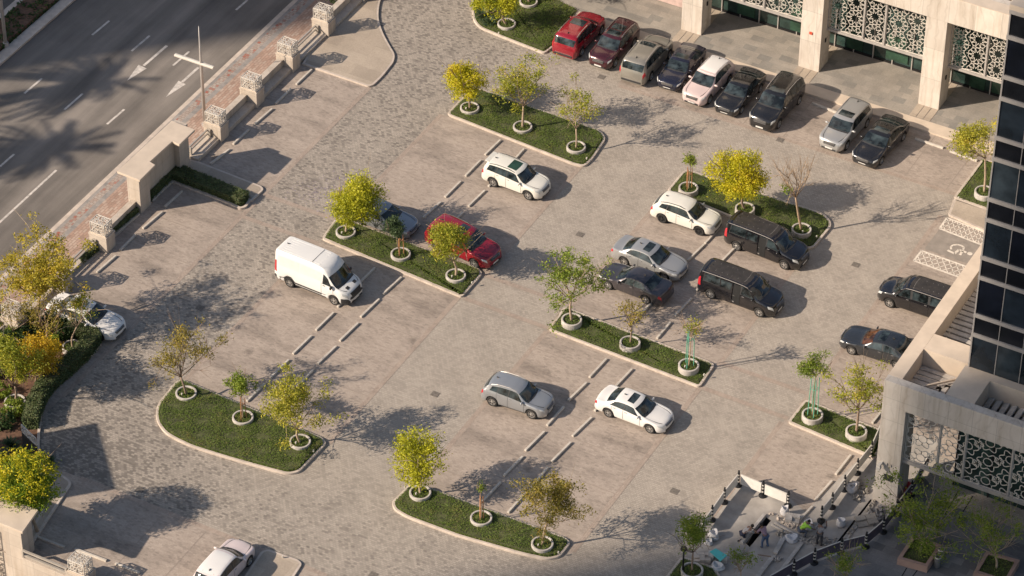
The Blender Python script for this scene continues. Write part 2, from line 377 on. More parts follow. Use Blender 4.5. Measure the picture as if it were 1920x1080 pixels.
MT['rim'] = plain('rim_alloy', (.55, .54, .52), .3, .8, var=.08, scale=8, obj=True)
MT['darkrim'] = plain('dark_rim', (.05, .05, .05), .4, .5, var=.1, scale=8, obj=True)
MT['plastic'] = plain('dark_trim', (.03, .03, .031), .6, var=.2, scale=5)
MT['chrome'] = plain('chrome', (.6, .6, .6), .2, .9, var=.05)
MT['lamp'] = plain('lamp_glass', (.55, .56, .55), .12, .2, var=.15, scale=9)
MT['redlamp'] = plain('red_lamp', (.42, .02, .03), .2, 0, var=.2, scale=9, coat=.5)
MT['plate'] = plain('number_plate', (.66, .64, .6), .5, var=.25, scale=16)
# ------------------------------------------------------------------ the ground, roads and paving
def sheet(name, poly, z, m, label=None, kind='structure', parent=None):
    poly = [(p[0], p[1]) for p in poly]; n = len(poly)
    a = sum(poly[i][0]*poly[(i+1) % n][1]-poly[(i+1) % n][0]*poly[i][1] for i in range(n))
    if a < 0: poly = poly[::-1]
    b = MB(); b.add([(p[0], p[1], z) for p in poly], [tuple(range(n))])
    return tag(b.build(name, m, parent), label, None, None, kind)
def rect(x0, x1, y0, y1): return [(x0, y0), (x1, y0), (x1, y1), (x0, y1)]
sheet('ground', rect(-900, 900, -700, 1200), ZR-.3, MT['ground'])
TRENCH = [G2([(1398, 1019), (1436.7, 970), (1446, 976), (1406, 1026)]), G2([(1568.6, 1017), (1632, 936), (1635.5, 937.5), (1572, 1019.5)])]
def holed(name, poly, holes, z, m):
    rings = [[Vector((p[0], p[1], z)) for p in r] for r in [poly]+holes]
    tris = tessellate_polygon(rings); V = [v for r in rings for v in r]
    F = []
    for t in tris:
        a, b, c = (V[i] for i in t)
        F.append(tuple(t) if (b-a).cross(c-a).z > 0 else tuple(t[::-1]))
    b = MB(); b.add(V, F); return tag(b.build(name, m), None, None, None, 'structure')
holed('car_park_paving', rect(-24.3, 140, -34.72, 140), TRENCH, 0., MT['paver'])
for k, t in enumerate(TRENCH):
    b = MB(); n = len(t)
    b.add([(p[0], p[1], -.01) for p in t]+[(p[0], p[1], -.85) for p in t], [(i, (i+1) % n, n+(i+1) % n, n+i) for i in range(n)]+[tuple(range(n, 2*n))])
    tag(b.build('ground_trench', MT['dark']), None, None, None, 'structure')  # near-black sides and floor stand in for the shade inside the cut
_x = lambda px: G(px[0], px[1], ZR)[0]
XK = (_x((230.6, 298.6))+_x((416.7, 127.8)))/2; XT = (_x((222, 330.6))+_x((400, 166.7)))/2; XG = (_x((236, 340))+_x((340, 237)))/2; XM = _x((70, 60)); XM2 = _x((50, 50)); XV = _x((40, 40))
sheet('road', rect(XM, XK, -200, 260), ZR-.13, MT['asphalt'])
sheet('far_road', rect(XM-26, XM-3.6, -200, 260), ZR-.13, MT['asphalt'])
b = MB(); b.bx(XK, XK+.33, -200, 260, ZR-.3, ZR+.004)
tag(b.build('kerb', MT['kerb'], bevel=.02), None, None, None, 'structure')
sheet('pavement', rect(XK+.33, XT-.22, -200, 260), ZR, MT['pave_grey'])
sheet('pavement', rect(XT-.22, XT+.22, -200, 260), ZR, MT['tactile'])
sheet('pavement', rect(XT+.22, XG, -200, 260), ZR, MT['pave_grey'])
sheet('pavement', rect(XG, -24.9, -200, 260), ZR, MT['redbrick'])
b = MB()
b.bx(XM-.85, XM, -200, 260, ZR-.3, ZR+.03); b.bx(XM-3.6, XM-3., -200, 260, ZR-.3, ZR+.03)
tag(b.build('kerb', MT['kerb']), None, None, None, 'structure')
sheet('planting_soil', rect(XM-3., XM-.85, -200, 260), ZR-.01, MT['soil'])
b = MB(); b.bx(-24.93, -24.3, -34.7, 140, ZR-.2, -.02); tag(b.build('retaining_wall', MT['wallstone']), None, None, None, 'structure')
# bays
BX = {'a': rect(-24.25, -18.5, -24, 14.0), 'b': rect(-12.75, -2.05, -.3, 13.6), 'c': rect(-12.95, -2.4, -18.0, -1.9),
      'd': rect(3.85, 14.4, -19.2, -2.2), 'e': rect(4.05, 14.45, -.5, 13.4), 'f': rect(-4.2, 40, 22.2, 27.7),
      'g': rect(20.35, 40, -1.4, 19.8), 'h': rect(20.0, 27.2, -13.5, -2.9), 'i': rect(-30, 3.2, -34.7, -27.45)}
for k, p in BX.items():
    if k == 'h': p = [(20.1, -2.9), (19.8, -12.9), (22.5, -13.3), (22.5, -10.7), (26.9, -9.2), (27.2, -2.9)]
    sheet('parking_bays', p, .004, MT['bay'])
b = MB()
def strip(x0, x1, y0, y1, z=.009): b.add([(x0, y0, z), (x1, y0, z), (x1, y1, z), (x0, y1, z)], [(0, 1, 2, 3)])
for x, y0, y1 in ((-18.5, -22, 13.9), (-12.8, .4, 13.6), (-2.1, .4, 13.0), (-12.95, -17.8, -2.2), (-2.45, -17.9, -2.3), (3.85, -18, -2.6), (14.4, -19, -2.9), (4.05, -1.9, 13.3), (14.45, -.4, 12), (20.4, -1.3, 19.7), (20.0, -13, -3.2)):
    strip(x-.16, x+.16, y0, y1)
strip(-4, 21, 22.05, 22.35); strip(-13.5, 3.2, -27.6, -27.3)
tag(b.build('paving_border', MT['soldier']), None, None, None, 'structure')
b = MB()
for y, y2 in ((.45, -2.0), ):
    for x0, x1, dy in ((-18.4, -12.85, .1), (-2.1, 4., -.15), (14.4, 20.2, -.55)):
        strip(x0, x1, y+dy-.16, y+dy+.16, .008); strip(x0, x1, y2+dy-.32, y2+dy+.0, .008)
tag(b.build('paving_border', MT['soldier']), None, None, None, 'structure')
b = MB()
for x0, x1, dy in ((-18.4, -12.85, .1), (-2.1, 4., -.15), (14.4, 20.2, -.55)):
    strip(x0, x1, .45+dy-.2, .45+dy-.15, .013); strip(x0, x1, -2.+dy-.36, -2.+dy-.32, .013)
# thin joints between neighbouring bays
for x0, x1, ys in ((-12.6, -7.9, [-14.6+3.06*k for k in range(5)]), (-6.8, -2.6, [-16.2+3.06*k for k in range(5)]), (4.1, 8.9, [-16.6+3.06*k for k in range(5)]), (10., 14.2, [-16.6+3.06*k for k in range(5)]),
                   (-12.5, -7.7, [.9+3.06*k for k in range(5)]), (-6.6, -2.2, [2.9+3.06*k for k in range(4)]), (4.3, 9.2, [1.4+3.06*k for k in range(4)]), (10.3, 14.3, [1.4+3.06*k for k in range(4)]), (20.6, 27, [1.2+3.06*k for k in range(6)]), (-23.8, -18.7, [-20+3.06*k for k in range(6)])):
    for y in ys: strip(x0, x1, y-.025, y+.025, .011)
for y0, y1, xs in ((22.4, 27.4, [-3.6+2.9*k for k in range(10)]), (-34.5, -27.8, [-10.5+2.9*k for k in range(5)])):
    for x in xs: strip(x-.025, x+.025, y0, y1, .011)
tag(b.build('paving_joint', plain('joint', (.285, .235, .195), .85)), None, None, None, 'structure')
# plaza in front of the offices, works area, lower plaza
b = MB(); b.bx(-60, 60, 27.7, 60, -.1, .13)
tag(b.build('plaza_paving', MT['slab']), None, None, None, 'structure')
b = MB(); b.bx(-60, 60, 27.42, 27.7, -.1, .142); b.bx(-60, 60, 27.7, 28.45, .0, .136)
tag(b.build('kerb', MT['capstone']), None, None, None, 'structure')
WA = G2([(1320, 974), (1395, 891), (1470, 925), (1510, 960), (1590, 880), (1680, 800), (1760, 830), (1712, 925), (1655, 995), (1622, 1025), (1577, 1037), (1526, 1056), (1470, 1090), (1250, 1120), (1290, 1040)])
holed('works_floor', WA, TRENCH, .008, MT['screed'])
PL = G2([(1470, 1090), (1526, 1056), (1577, 1037), (1622, 1025), (1655, 995), (1712, 925), (1728, 890)])+[(31.5, -5.), (60, -5.), (60, -34.7), (20, -34.7)]
sheet('plaza_slate', PL, .012, MT['slate'])
b = MB()
for k, (p, q) in enumerate((((1797, 920), (1772, 965)), ((1824, 930), (1796, 975)))):
    a, c = G(*p, .017), G(*q, .017); b.bar(a, c, .06, .006)
for p, q in (((1700, 1065), (1690, 1082)), ((1720, 1069), (1708, 1085))): b.bar(G(*p, .017), G(*q, .017), .06, .006)
tag(b.build('paving_slot', MT['dark']), None, None, None, 'structure')

# raised pavements
def raised(name, px, h, m, r=.8, lip=.16):
    poly = round_poly(G2(px), r)
    b = MB(); b.prism(poly, -.05, h-.006); b2 = inset(poly, lip); n = len(poly)
    o = b.build(name, MT['kerb'], bevel=.02); tag(o, None, None, None, 'structure')
    sheet(name+'_top', b2, h, m)
raised('raised_pavement', [(566.7, 122), (691, 164.5), (700, 162), (717, 146), (739, 118), (741, 104), (731, 88), (717, 62), (709, 35), (712, 5), (735, -40), (660, -40)], .13, MT['beige_slab'], [0, .3, .6, 1, 1, 1, 1, 1, 1, 1, 0, 0])
raised('raised_pavement', [(352, 300), (371.9, 305), (491, 351.5), (495, 358), (472, 380), (344, 326)], .14, MT['beige_slab'], [0, 0, .5, .5, .2, 0])
raised('raised_pavement', [(104, 884), (132, 903), (134.5, 910), (57, 1029), (45, 1020), (80, 955), (84, 895)], .13, MT['beige_slab'], [.2, .4, .4, 0, 0, 0, .2])
raised('raised_pavement', [(490, 1036), (503, 1032), (560, 1052), (567, 1060), (535, 1110), (440, 1110)], .13, MT['beige_slab'], [.4, .4, .5, .5, 0, 0])
raised('raised_pavement', [(1777, 405), (1789, 374), (1860, 398), (1850, 437)], .13, MT['beige_slab'], .15)

# ------------------------------------------------------------------ kerbed islands with ground cover
RNG = np.random.default_rng(11)
def leaf_quads(P, size, up=.5, ratio=.5, rng=RNG, flat=0.):
    n = len(P); a = rng.normal(size=(n, 3)); a[:, 2] *= (1-up); a /= np.linalg.norm(a, axis=1)[:, None]
    t = rng.normal(size=(n, 3)); b = np.cross(a, t); b /= np.linalg.norm(b, axis=1)[:, None]
    if flat: b[:, 2] *= 1-flat
    L = (size*rng.uniform(.65, 1.35, n))[:, None]
    V = np.stack([P-a*L*.5, P+b*L*ratio*.5, P+a*L*.5, P-b*L*ratio*.5], 1).reshape(-1, 3)
    return V, np.arange(4*n).reshape(-1, 4)
def scatter_poly(poly, dens, rng=RNG):
    Q = np.array([p[:2] for p in poly]); lo, hi = Q.min(0), Q.max(0)
    n = int(dens*np.prod(hi-lo)); P = rng.uniform(lo, hi, (n, 2)); return P[in_poly(P, Q)]
def cover(poly, z0, top, label, dens=560, size=.075, lm='grass', base='grassbase', name='ground_cover', rough=.05):
    b = MB(); b.prism(inset(poly, .05), z0, top-.03)
    o = b.build(name+'_soil', MT[base]); tag(o, None, None, None, 'structure')
    P2 = scatter_poly(inset(poly, .1), dens); z = top+rough*.6*(np.sin(P2[:, 0]*3.1+P2[:, 1]*1.7)+np.sin(P2[:, 1]*4.3-P2[:, 0]*2.2))+RNG.uniform(-.04, .05, len(P2))
    P = np.c_[P2, z]
    n = len(poly); S = []                                            # leafy sides
    for i in range(n):
        a, c = np.array(poly[i][:2]), np.array(poly[(i+1) % n][:2]); L = np.linalg.norm(c-a); k = int(L*(top-z0)*dens*1.1)
        if k: t = RNG.uniform(0, 1, (k, 1)); S.append(np.c_[a+(c-a)*t+RNG.normal(0, .03, (k, 2)), RNG.uniform(z0, top, k)])
    if S: P = np.vstack([P]+S)
    V, F = leaf_quads(P, size, .75 if lm == 'grass' else .35, .6, RNG, .6 if lm == 'grass' else 0.)
    return tag(mesh_obj(name, fast_mesh(name, V, F, LEAF[lm] if lm in LEAF else MT[lm])), label, None, None, 'stuff')
def kerb_ring(poly, w=.17, h=.14):
    n = len(poly); a = sum(poly[i][0]*poly[(i+1) % n][1]-poly[(i+1) % n][0]*poly[i][1] for i in range(n))
    if a < 0: poly = poly[::-1]
    inn = inset(poly, w)
    V = [(p[0], p[1], -.05) for p in poly]+[(p[0], p[1], h) for p in poly]+[(p[0], p[1], h) for p in inn]+[(p[0], p[1], -.05) for p in inn]
    F = [(r*n+i, r*n+(i+1) % n, (r+1)*n+(i+1) % n, (r+1)*n+i) for r in range(3) for i in range(n)]
    b = MB(); b.add(V, F); o = b.build('kerb', MT['kerb'], bevel=.025); tag(o, None, None, None, 'structure')
    return inset(poly, w+.02)
def island(px, r, top, label, dens=560):
    poly = round_poly(G2(px), r); cover(kerb_ring(poly), 0, top, label, dens)
ISL = {}
island([(836.7, 216.7), (1076, 311), (1096, 315), (1112, 300), (1137, 262), (1126, 247), (903, 170), (884, 168)], [.4, .5, .6, .6, .5, .5, .3, .9], .25, 'clipped green ground cover around the two sparse trees and the yellow tree at the top middle')
island([(602.8, 450), (866, 560), (905, 516), (898, 506), (640, 410), (628, 414)], [.3, .25, .4, .3, .3, .5], .27, 'clipped green ground cover beside the white van under the big lime yellow tree')
island([(1250, 360), (1516, 469), (1527, 466), (1562, 423), (1546, 403), (1292, 321), (1280, 324)], [.3, .5, .5, .6, .5, .4, .5], .2, 'ground cover with brown patches behind the upper black van')
island([(1027, 620), (1312, 729), (1341, 686), (1328, 679), (1066, 580), (1057, 580)], [.3, .3, .4, .3, .3, .3], .2, 'long strip of ground cover with three ring planters right of the picture centre')
island([(341, 713), (329, 719), (297, 758), (292, 775), (294, 793), (309, 815), (352, 838), (432, 863), (497, 881), (540, 892), (561, 888), (613, 834), (605, 823)], [.4, .6, 1, 1, 1, 1.2, 1.2, 1, 1, 1.2, .9, .3, .3], .28, 'large curved lawn of dark green ground cover at the lower left', 560)
island([(774, 905), (734, 944), (739, 958), (764, 973), (859, 1008), (979, 1042), (1026, 1052), (1050, 1047), (1071, 1020), (1060, 1010)], [.4, .8, .6, .8, .5, .5, .8, .9, .4, .3], .26, 'rounded strip of ground cover at the bottom middle under the olive brown tree')
island([(1476, 794), (1640, 863), (1668, 815), (1510, 751)], [.3, .2, .2, .3], .2, 'square patch of green ground cover beside the terrace corner', 560)
island([(888, -60), (884, 20), (888, 42), (900, 55), (959, 79), (1021, 103), (1041, 87), (1088, 22), (1060, 8), (900, -70)], [.2, .8, .8, .8, 1.2, .3, .3, .3, .4, .3], .27, 'bright green ground cover beside the red car at the top')
island([(1787, 373), (1842, 300), (1910, 320), (1905, 415)], [.3, .2, .2, .2], .2, 'triangle of bright green ground cover beside the glass tower', 580)
island([(1215, 1130), (1255, 1075), (1278, 1045), (1340, 1066), (1380, 1130)], [.2, .5, .4, .3, .2], .22, 'dark ground cover at the bottom edge beside the black lamp post')
# hedged strips by the gate
kerb_ring(round_poly(G2([(282, 383), (323.6, 343), (430, 384.7), (450, 394.5), (462, 391), (473, 375), (346, 322), (325, 322), (281, 368)]), [.1, .1, .1, .5, .5, .1, .1, .1, .1]))
cover(G2([(283, 379), (323.6, 340), (447, 388), (457, 386), (468, 373), (347, 324), (326, 324), (283, 367)]), 0, .62, 'low clipped hedge bent round the foot of the gate wall', 300, .1, 'hedge')
kerb_ring(G2([(206, 451), (263, 403.5), (258, 398), (201, 446)]), .15, .12)
cover(G2([(206, 447), (261, 401), (257, 396.5), (202, 443)]), 0, .5, 'narrow clipped hedge along the low wall left of the gate wall', 300, .1, 'hedge')
cover(G2([(153, 497), (186, 470), (183, 466), (150, 492)]), 0, .5, 'short clipped hedge under the railing beside the left white car', 300, .1, 'hedge')
cover(rect(XM-2.95, XM-.9, 0, 34), ZR-.05, ZR+.3, 'dark scrubby planting along the middle of the road', 60, .22, 'dark', 'soil', 'median_planting', .15)

# the shrub bed at the left edge
bed = G2([(183, 637), (186, 650), (150, 685), (108, 720), (90, 742), (79, 768), (74, 800), (72, 835), (74, 862), (60, 905), (45, 960), (-60, 990), (-260, 1000), (-260, 500), (0, 585), (60, 592), (135, 618)])
sheet('planting_soil', bed, .06, MT['soil'])
kc = [G(*p) for p in [(184, 640), (186, 651), (150, 686), (108, 721), (90, 743), (79, 768), (74, 800), (72, 835), (74, 862)]]
kc = lerp_pts(kc, 5); b = MB()
for p, q in zip(kc[:-1], kc[1:]): b.bar((p[0], p[1], .06), (q[0], q[1], .06), .15, .14)
tag(b.build('kerb', MT['kerb']), None, None, None, 'structure')
hc = lerp_pts([G(*p)[:2] for p in [(132, 622), (158, 634), (176, 645), (143, 683), (99, 722), (80, 745), (66, 775), (58, 806)]], 6)
dl = []; dr = []
for i, p in enumerate(hc):
    d = hc[min(i+1, len(hc)-1)]-hc[max(i-1, 0)]; d = d/np.linalg.norm(d); nn = np.array([-d[1], d[0]]); dl.append(tuple(p+nn*.45)); dr.append(tuple(p-nn*.45))
cover(dl+dr[::-1], .05, .95, 'clipped grey green hedge curving along the kerb at the left', 330, .11, 'hedge')

# ------------------------------------------------------------------ road paint, bay paint, drains
def px_line(b, p, q, w, z): b.bar(G(*p, z), G(*q, z), w, .004)
for k, (p, q, lab) in enumerate((((172.8, 65.6), (204.7, 38.9), 'upper dash of the far lane line'), ((246.7, 95.6), (280.6, 66.7), 'dash of the lane line above the left arrow'), ((442.5, 18.6), (464, 0), 'dash of the lane line near the top edge'),
     ((45.8, 175), (78.6, 147), 'dash crossed by the palm trunk shadow'), ((120.6, 205.6), (155, 175.6), 'dash below the palm crown shadow'), ((200.6, 232.8), (233, 205), 'dash of the lane line next to the gate'),
     ((324.4, 122.8), (354.7, 96.4), 'dash under the lamp arm'), ((0, 312), (26.4, 289), 'dash at the left picture edge'), ((-4, 420), (105.6, 319), 'long solid lane line at the left'))):
    b = MB(); px_line(b, p, q, .16, ZR-.126); tag(b.build('road_marking', MT['wornpaint']), 'white painted '+lab, 'road marking', None, 'structure')
for sh, hd, lab in ((((269.4, 123), (313, 85.5)), ((238, 151.4), (259.7, 121.4), (275, 128.3)), 'white straight ahead arrow with its head in the palm shadow'), (((341.7, 153.6), (372, 126.4)), ((311, 182), (334.7, 151.4), (348.6, 157.8)), 'white straight ahead arrow beside the lamp post')):
    b = MB(); px_line(b, sh[0], sh[1], .2, ZR-.126); b.add([G(*p, ZR-.1235) for p in hd], [(0, 1, 2)])
    tag(b.build('road_arrow', MT['wornpaint']), lab, 'road marking', None, 'structure')
def hatch(px, lab):
    A, B, C_, D = [G(*p, .016) for p in px]; b = MB(); lz = np.array([0, 0, .004])
    for p, q in ((A, B), (B, C_), (C_, D), (D, A)): b.bar(p, q, .13, .004)
    n = 8
    for k in range(-2, n+1):
        for s in (0, 1):
            t0, t1 = k/n, (k+2)/n; e0, e1 = max(0, -t0/(t1-t0)), min(1, (1-t0)/(t1-t0))
            if e1 <= e0: continue
            f = lambda e: (A+(D-A)*(t0+(t1-t0)*e))*(1-e)+(B+(C_-B)*(t0+(t1-t0)*e))*e
            g = lambda e: (A+(D-A)*(t0+(t1-t0)*e))*e+(B+(C_-B)*(t0+(t1-t0)*e))*(1-e)
            h = f if s else g
            b.bar(h(e0)-lz, h(e1)-lz, .07, .003)
    tag(b.build('bay_hatching', MT['paintline']), lab, 'road marking', None, 'structure')
hatch([(1761.7, 428.3), (1775.6, 408.3), (1852, 437), (1848, 462)], 'white criss cross hatching beyond the wheelchair symbol')
hatch([(1713.6, 488.9), (1728, 470), (1830, 506), (1816, 526)], 'white criss cross hatching between the wheelchair symbol and the black van')
sheet('accessible_bay', G2([(1733, 467), (1761, 430), (1850, 463), (1835, 502)]), .0125, plain('grey_bay', (.27, .235, .20), .8, var=.15, scale=2.))
b = MB()
arc = [(1783.5, 467.5), (1783, 462.5), (1787, 459.5), (1795, 458.5), (1803, 460.5), (1807.5, 464), (1806, 468)]
for p, q in zip(arc[:-1], arc[1:]): px_line(b, p, q, .13, .018)
for l in ([(1776.5, 469), (1790, 475.5), (1798, 468), (1812, 473.5)], [(1800, 478), (1805, 470.5)]):
    for p, q in zip(l[:-1], l[1:]): px_line(b, p, q, .16, .0205)
c = G(1818.6, 475.5, .0225); b.disc(c, .17, 14)
tag(b.build('wheelchair_symbol', MT['paintline']), 'white wheelchair symbol painted on the grey bay beside the tower', 'road marking', None, 'structure')
for p, lab in (((1087.8, 439.7), 'between the two middle parking blocks'), ((1128, 144.4), 'in front of the maroon and olive cars'), ((1604.7, 496.4), 'right of the island behind the upper black van'), ((375, 577), 'in the big tree shadow at the left'), ((263, 918), 'near the tip of the square shadow at the lower left'), ((816, 739), 'left of the silver blue crossover'), ((1265, 921), 'left of the white barriers'), ((700, 1078), 'at the bottom edge of the picture'), ((1463, 262.5), 'stained patch in front of the large black car')):
    b = MB(); c = G(*p); b.bx(c[0]-.24, c[0]+.24, c[1]-.22, c[1]+.22, .0, .016)
    for k in range(5): b.bx(c[0]-.2, c[0]+.2, c[1]-.17+k*.075, c[1]-.14+k*.075, .016, .02)
    tag(b.build('drain_cover', MT['drain']), 'square iron drain cover '+lab, 'drain cover', 'iron drain covers in the paving')

# ------------------------------------------------------------------ wheel stops
STOPS = [
 ('on the left line below the top middle island', [((909.7, 291.7), (938, 264.4)), ((872.8, 331.4), (901.4, 302)), ((834.7, 371), (863.9, 341.7)), ((793, 410), (826.4, 380.6)), ((752, 452), (787, 421))]),
 ('on the right line near the cream car', [((953, 314), (982.5, 281)), ((916, 351), (946, 321)), ((878.6, 388.3), (909, 359)), ((838, 430), (868, 400))]),
 ('on the left line of the lower left block', [((673.6, 532), (703, 503.6)), ((633, 577), (664, 546)), ((592.4, 620.6), (625.5, 588)), ((549.3, 665), (583.7, 631.7)), ((507, 709.8), (541.5, 676.4)), ((462.8, 754), (496.8, 720.8))]),
 ('on the right line of the lower left block', [((718, 553), (752.8, 521.4)), ((676.4, 595.8), (711, 562.5)), ((637, 640.7), (671.8, 607.4)), ((595.7, 683.8), (630.3, 651)), ((556.8, 726.6), (587, 695.8)), ((512, 772), (546, 740))]),
 ('on the left line by the silver blue crossover', [((1105.3, 709), (1137, 674.7)), ((1065.5, 752.3), (1100, 719)), ((1025.7, 799.3), (1057, 764.3)), ((985, 846.3), (1020.5, 811.2)), ((944.5, 893.7), (979.9, 857.8)), ((905, 941.4), (938.9, 905.6))]),
 ('on the right line near the white sedan', [((1153.9, 726.8), (1185, 693.8)), ((1115, 772), (1148, 738)), ((1073.4, 819.2), (1109.3, 784.6)), ((1034.4, 867), (1070.3, 831)), ((996.6, 914.8), (1027, 878)), ((952.8, 962.5), (984.7, 926.7))]),
 ('on the left line between silver sedan and vans', [((1322, 458), (1348, 430)), ((1289.4, 490), (1320.8, 459.7)), ((1251, 533), (1284, 500)), ((1214, 577), (1246, 544)), ((1190, 604), (1214, 577))]),
 ('on the right line by the lower black van', [((1353, 491.7), (1378, 466)), ((1306, 546), (1338, 512)), ((1265.8, 593), (1297, 561)), ((1232, 636), (1257, 606))]),
 ('in the bay beside the white barriers', [((1567, 891), (1595, 855)), ((1529, 938.3), (1560, 903)), ((1493.6, 982.8), (1522.8, 951.4))]),
 ('beside the terrace corner column', [((1635.5, 794.7), (1660, 764))]),
 ('along the lantern wall', [((555.6, 159.7), (584.7, 132)), ((516.7, 195.8), (545.8, 168)), ((477.8, 234), (510.6, 205.6)), ((437.5, 271.7), (466.7, 244.4)), ((394.4, 309), (430.6, 281.4)), ((309, 389), (341.7, 359.7)), ((268, 430), (304.7, 399)), ((225, 470.8), (254, 441.7)), ((182, 512), (217.5, 481.4))]),
 ('along the railing at the bottom left', [((69.4, 1007.8), (121.3, 1028)), ((141, 1031), (200, 1053)), ((216.7, 1057.8), (262, 1076))]),
 ('in front of the office plaza', [((1522.8, 194.4), (1572.8, 214)), ((1715.8, 261), (1768.6, 279)), ((1781, 284.7), (1832, 303))]),
]
ORD = ['first', 'second', 'third', 'fourth', 'fifth', 'sixth', 'seventh', 'eighth', 'ninth']
for where, L in STOPS:
    for k, (p, q) in enumerate(L):
        a, c = G(*p, 0), G(*q, 0); d = c-a; ln = np.linalg.norm(d)
        b = MB(); w, h = .085, .125
        prof = [(-w, 0), (w, 0), (w*.8, h), (-w*.8, h)]
        V = [(x, y, z) for x in (-ln/2, ln/2) for y, z in prof]
        b.add(V, [(0, 1, 2, 3)[::-1], (4, 5, 6, 7), (0, 4, 5, 1)[::-1], (1, 5, 6, 2)[::-1], (2, 6, 7, 3)[::-1], (3, 7, 4, 0)[::-1]])
        o = b.build('wheel_stop', MT['stopconc'], bevel=.015, fix=True); o.location = (a+c)/2+np.array([0, 0, .006]); o.rotation_euler.z = math.atan2(d[1], d[0])
        at = '%s from the top %s' % (ORD[k], where) if len(L) > 1 else where
        if where.startswith(('along the railing', 'in front of the office')): at = '%s from the left %s' % (ORD[k], where)
        tag(o, 'concrete wheel stop, '+at, 'wheel stop', 'concrete wheel stops in the parking bays')
# ------------------------------------------------------------------ boundary wall: pillars, lanterns, low walls, rails, gate
def face_lattice(b, o, ux, uz, w, h, nn, th, seed):
    """a pierced cast panel: irregular mesh of thin ribs in a frame"""
    rg = random.Random(seed); nx = max(3, round(w/.19)); nz = max(3, round(h/.19))
    P = {}
    for i in range(nx+1):
        for j in range(nz+1):
            jx = rg.uniform(-.32, .32) if 0 < i < nx else 0; jz = rg.uniform(-.32, .32) if 0 < j < nz else 0
            P[i, j] = o+ux*(w*(i+jx)/nx)+uz*(h*(j+jz)/nz)
    for i in range(nx+1):
        for j in range(nz+1):
            edge = lambda k: .06 if k else .036
            if i < nx and (rg.random() < .78 or j in (0, nz)): b.bar(P[i, j], P[i+1, j], edge(j in (0, nz)), th, up=nn)
            if j < nz and (rg.random() < .78 or i in (0, nx)): b.bar(P[i, j], P[i, j+1], edge(i in (0, nx)), th, up=nn)
            if i < nx and j < nz and rg.random() < .30:
                if rg.random() < .5: b.bar(P[i, j], P[i+1, j+1], .032, th, up=nn)
                else: b.bar(P[i+1, j], P[i, j+1], .032, th, up=nn)
def lantern_mesh():
    b = MB(); w, d, h = 1.06, .80, .80
    X, Y, Z = Vector((1, 0, 0)), Vector((0, 1, 0)), Vector((0, 0, 1)); o = Vector((-w/2, -d/2, 0))
    face_lattice(b, o, X, Z, w, h, Y, .03, 1); face_lattice(b, o+Y*d, X, Z, w, h, Y, .03, 2)
    face_lattice(b, o, Y, Z, d, h, X, .03, 3); face_lattice(b, o+X*w, Y, Z, d, h, X, .03, 4); face_lattice(b, o+Z*h, X, Y, w, d, Z, .03, 5)
    return b.mesh('lantern_cage', MT['whitemetal'])
LM = lantern_mesh()
def pillar(x0, x1, y0, y1, h, where, z0=ZR):
    b = MB(); b.bx(x0, x1, y0, y1, z0, h-.13); b.bx(x0-.03, x1+.03, y0-.03, y1+.03, h-.13, h-.03)
    o = b.build('pillar', MT['wallstone'], bevel=.02); tag(o, 'cream stone pillar, '+where, 'pillar', 'stone pillars of the boundary wall')
    c = MB(); c.bx(x0+.06, x1-.06, y0+.03, y1-.03, h-.03, h+.03); c.build('cap', MT['capstone'], o)
    l = mesh_obj('lantern', LM); l.location = ((x0+x1)/2, (y0+y1)/2, h+.03)
    tag(l, 'lattice cube lantern on the pillar '+where, 'lantern', 'lattice cube lanterns on the boundary wall')
PY = [(-18.9, 'hidden behind the big left tree'), (-14.1, 'beside the left white car'), (-9.4, 'left of the gate wall'), (3.85, 'next to the gate wall and the lamp post'), (8.25, 'second above the gate wall'), (12.8, 'at the raised pavement corner'), (17.4, 'on the raised pavement near the top'), (22.15, 'at the top picture edge')]
for y, w in PY: pillar(-25.15, -23.82, y, y+.95, 1.25, w)
def low_wall(y0, y1, where, ledge=True, open_=False):
    b = MB()
    if not open_:
        b.bx(-24.95, -24.6, y0, y1, -.4, .78); b.bx(-24.99, -24.56, y0, y1, .783, .86)
    else: b.bx(-24.95, -24.6, y0, y1, -.4, .22)
    if ledge: b.bx(-24.59, -23.98, y0, y1, -.1, .3)
    tag(b.build('low_wall', MT['wallstone'], bevel=.012), where, 'wall', 'low walls between the pillars')
def railing(y0, y1, where, x=-24.78):
    e = empty('railing', (x, (y0+y1)/2, .25)); tag(e, where, 'railing', 'horizontal railings between the pillars')
    L = (y1-y0)/2
    for z in (.28, .58):
        b = MB(); b.box((0, 0, z), (.12, 2*L, .09)); b.build('rail', MT['railmetal'], e, bevel=.01)
    for s in (-1, 1):
        b = MB(); b.box((.1, s*(L-.09), .32), (.26, .12, .62)); b.build('bracket', MT['railmetal'], e, bevel=.01)
low_wall(-9.4+.95, -4.98, 'solid low cream wall with the narrow hedge, left of the gate wall', False)
low_wall(4.8, 8.25, 'solid low cream wall with a ledge, beside the lamp post pillar')
low_wall(9.2, 12.8, 'solid low cream wall with a ledge, above the middle of the wall bays')
low_wall(18.35, 22.15, 'solid low cream wall near the top edge of the picture')
low_wall(23.1, 34, 'low cream wall leaving through the top edge of the picture')
low_wall(1.3, 3.85, 'low plinth under the railing right of the gate wall', True, True)
low_wall(13.75, 17.4, 'low plinth under the railing on the raised pavement', True, True)
low_wall(-13.15, -9.4, 'low plinth under the railing left of the hedge', False, True)
low_wall(-17.95, -14.1, 'low plinth behind the left white car', False, True)
low_wall(-34, -18.9, 'low plinth behind the shrubs at the left edge', False, True)
railing(1.4, 3.85, 'two bar railing between the gate wall and the lamp post pillar'); railing(13.75, 17.4, 'two bar railing along the raised pavement')
railing(-13.15, -9.4, 'two bar railing partly behind the big left tree'); railing(-17.95, -14.1, 'two bar railing behind the left white car')
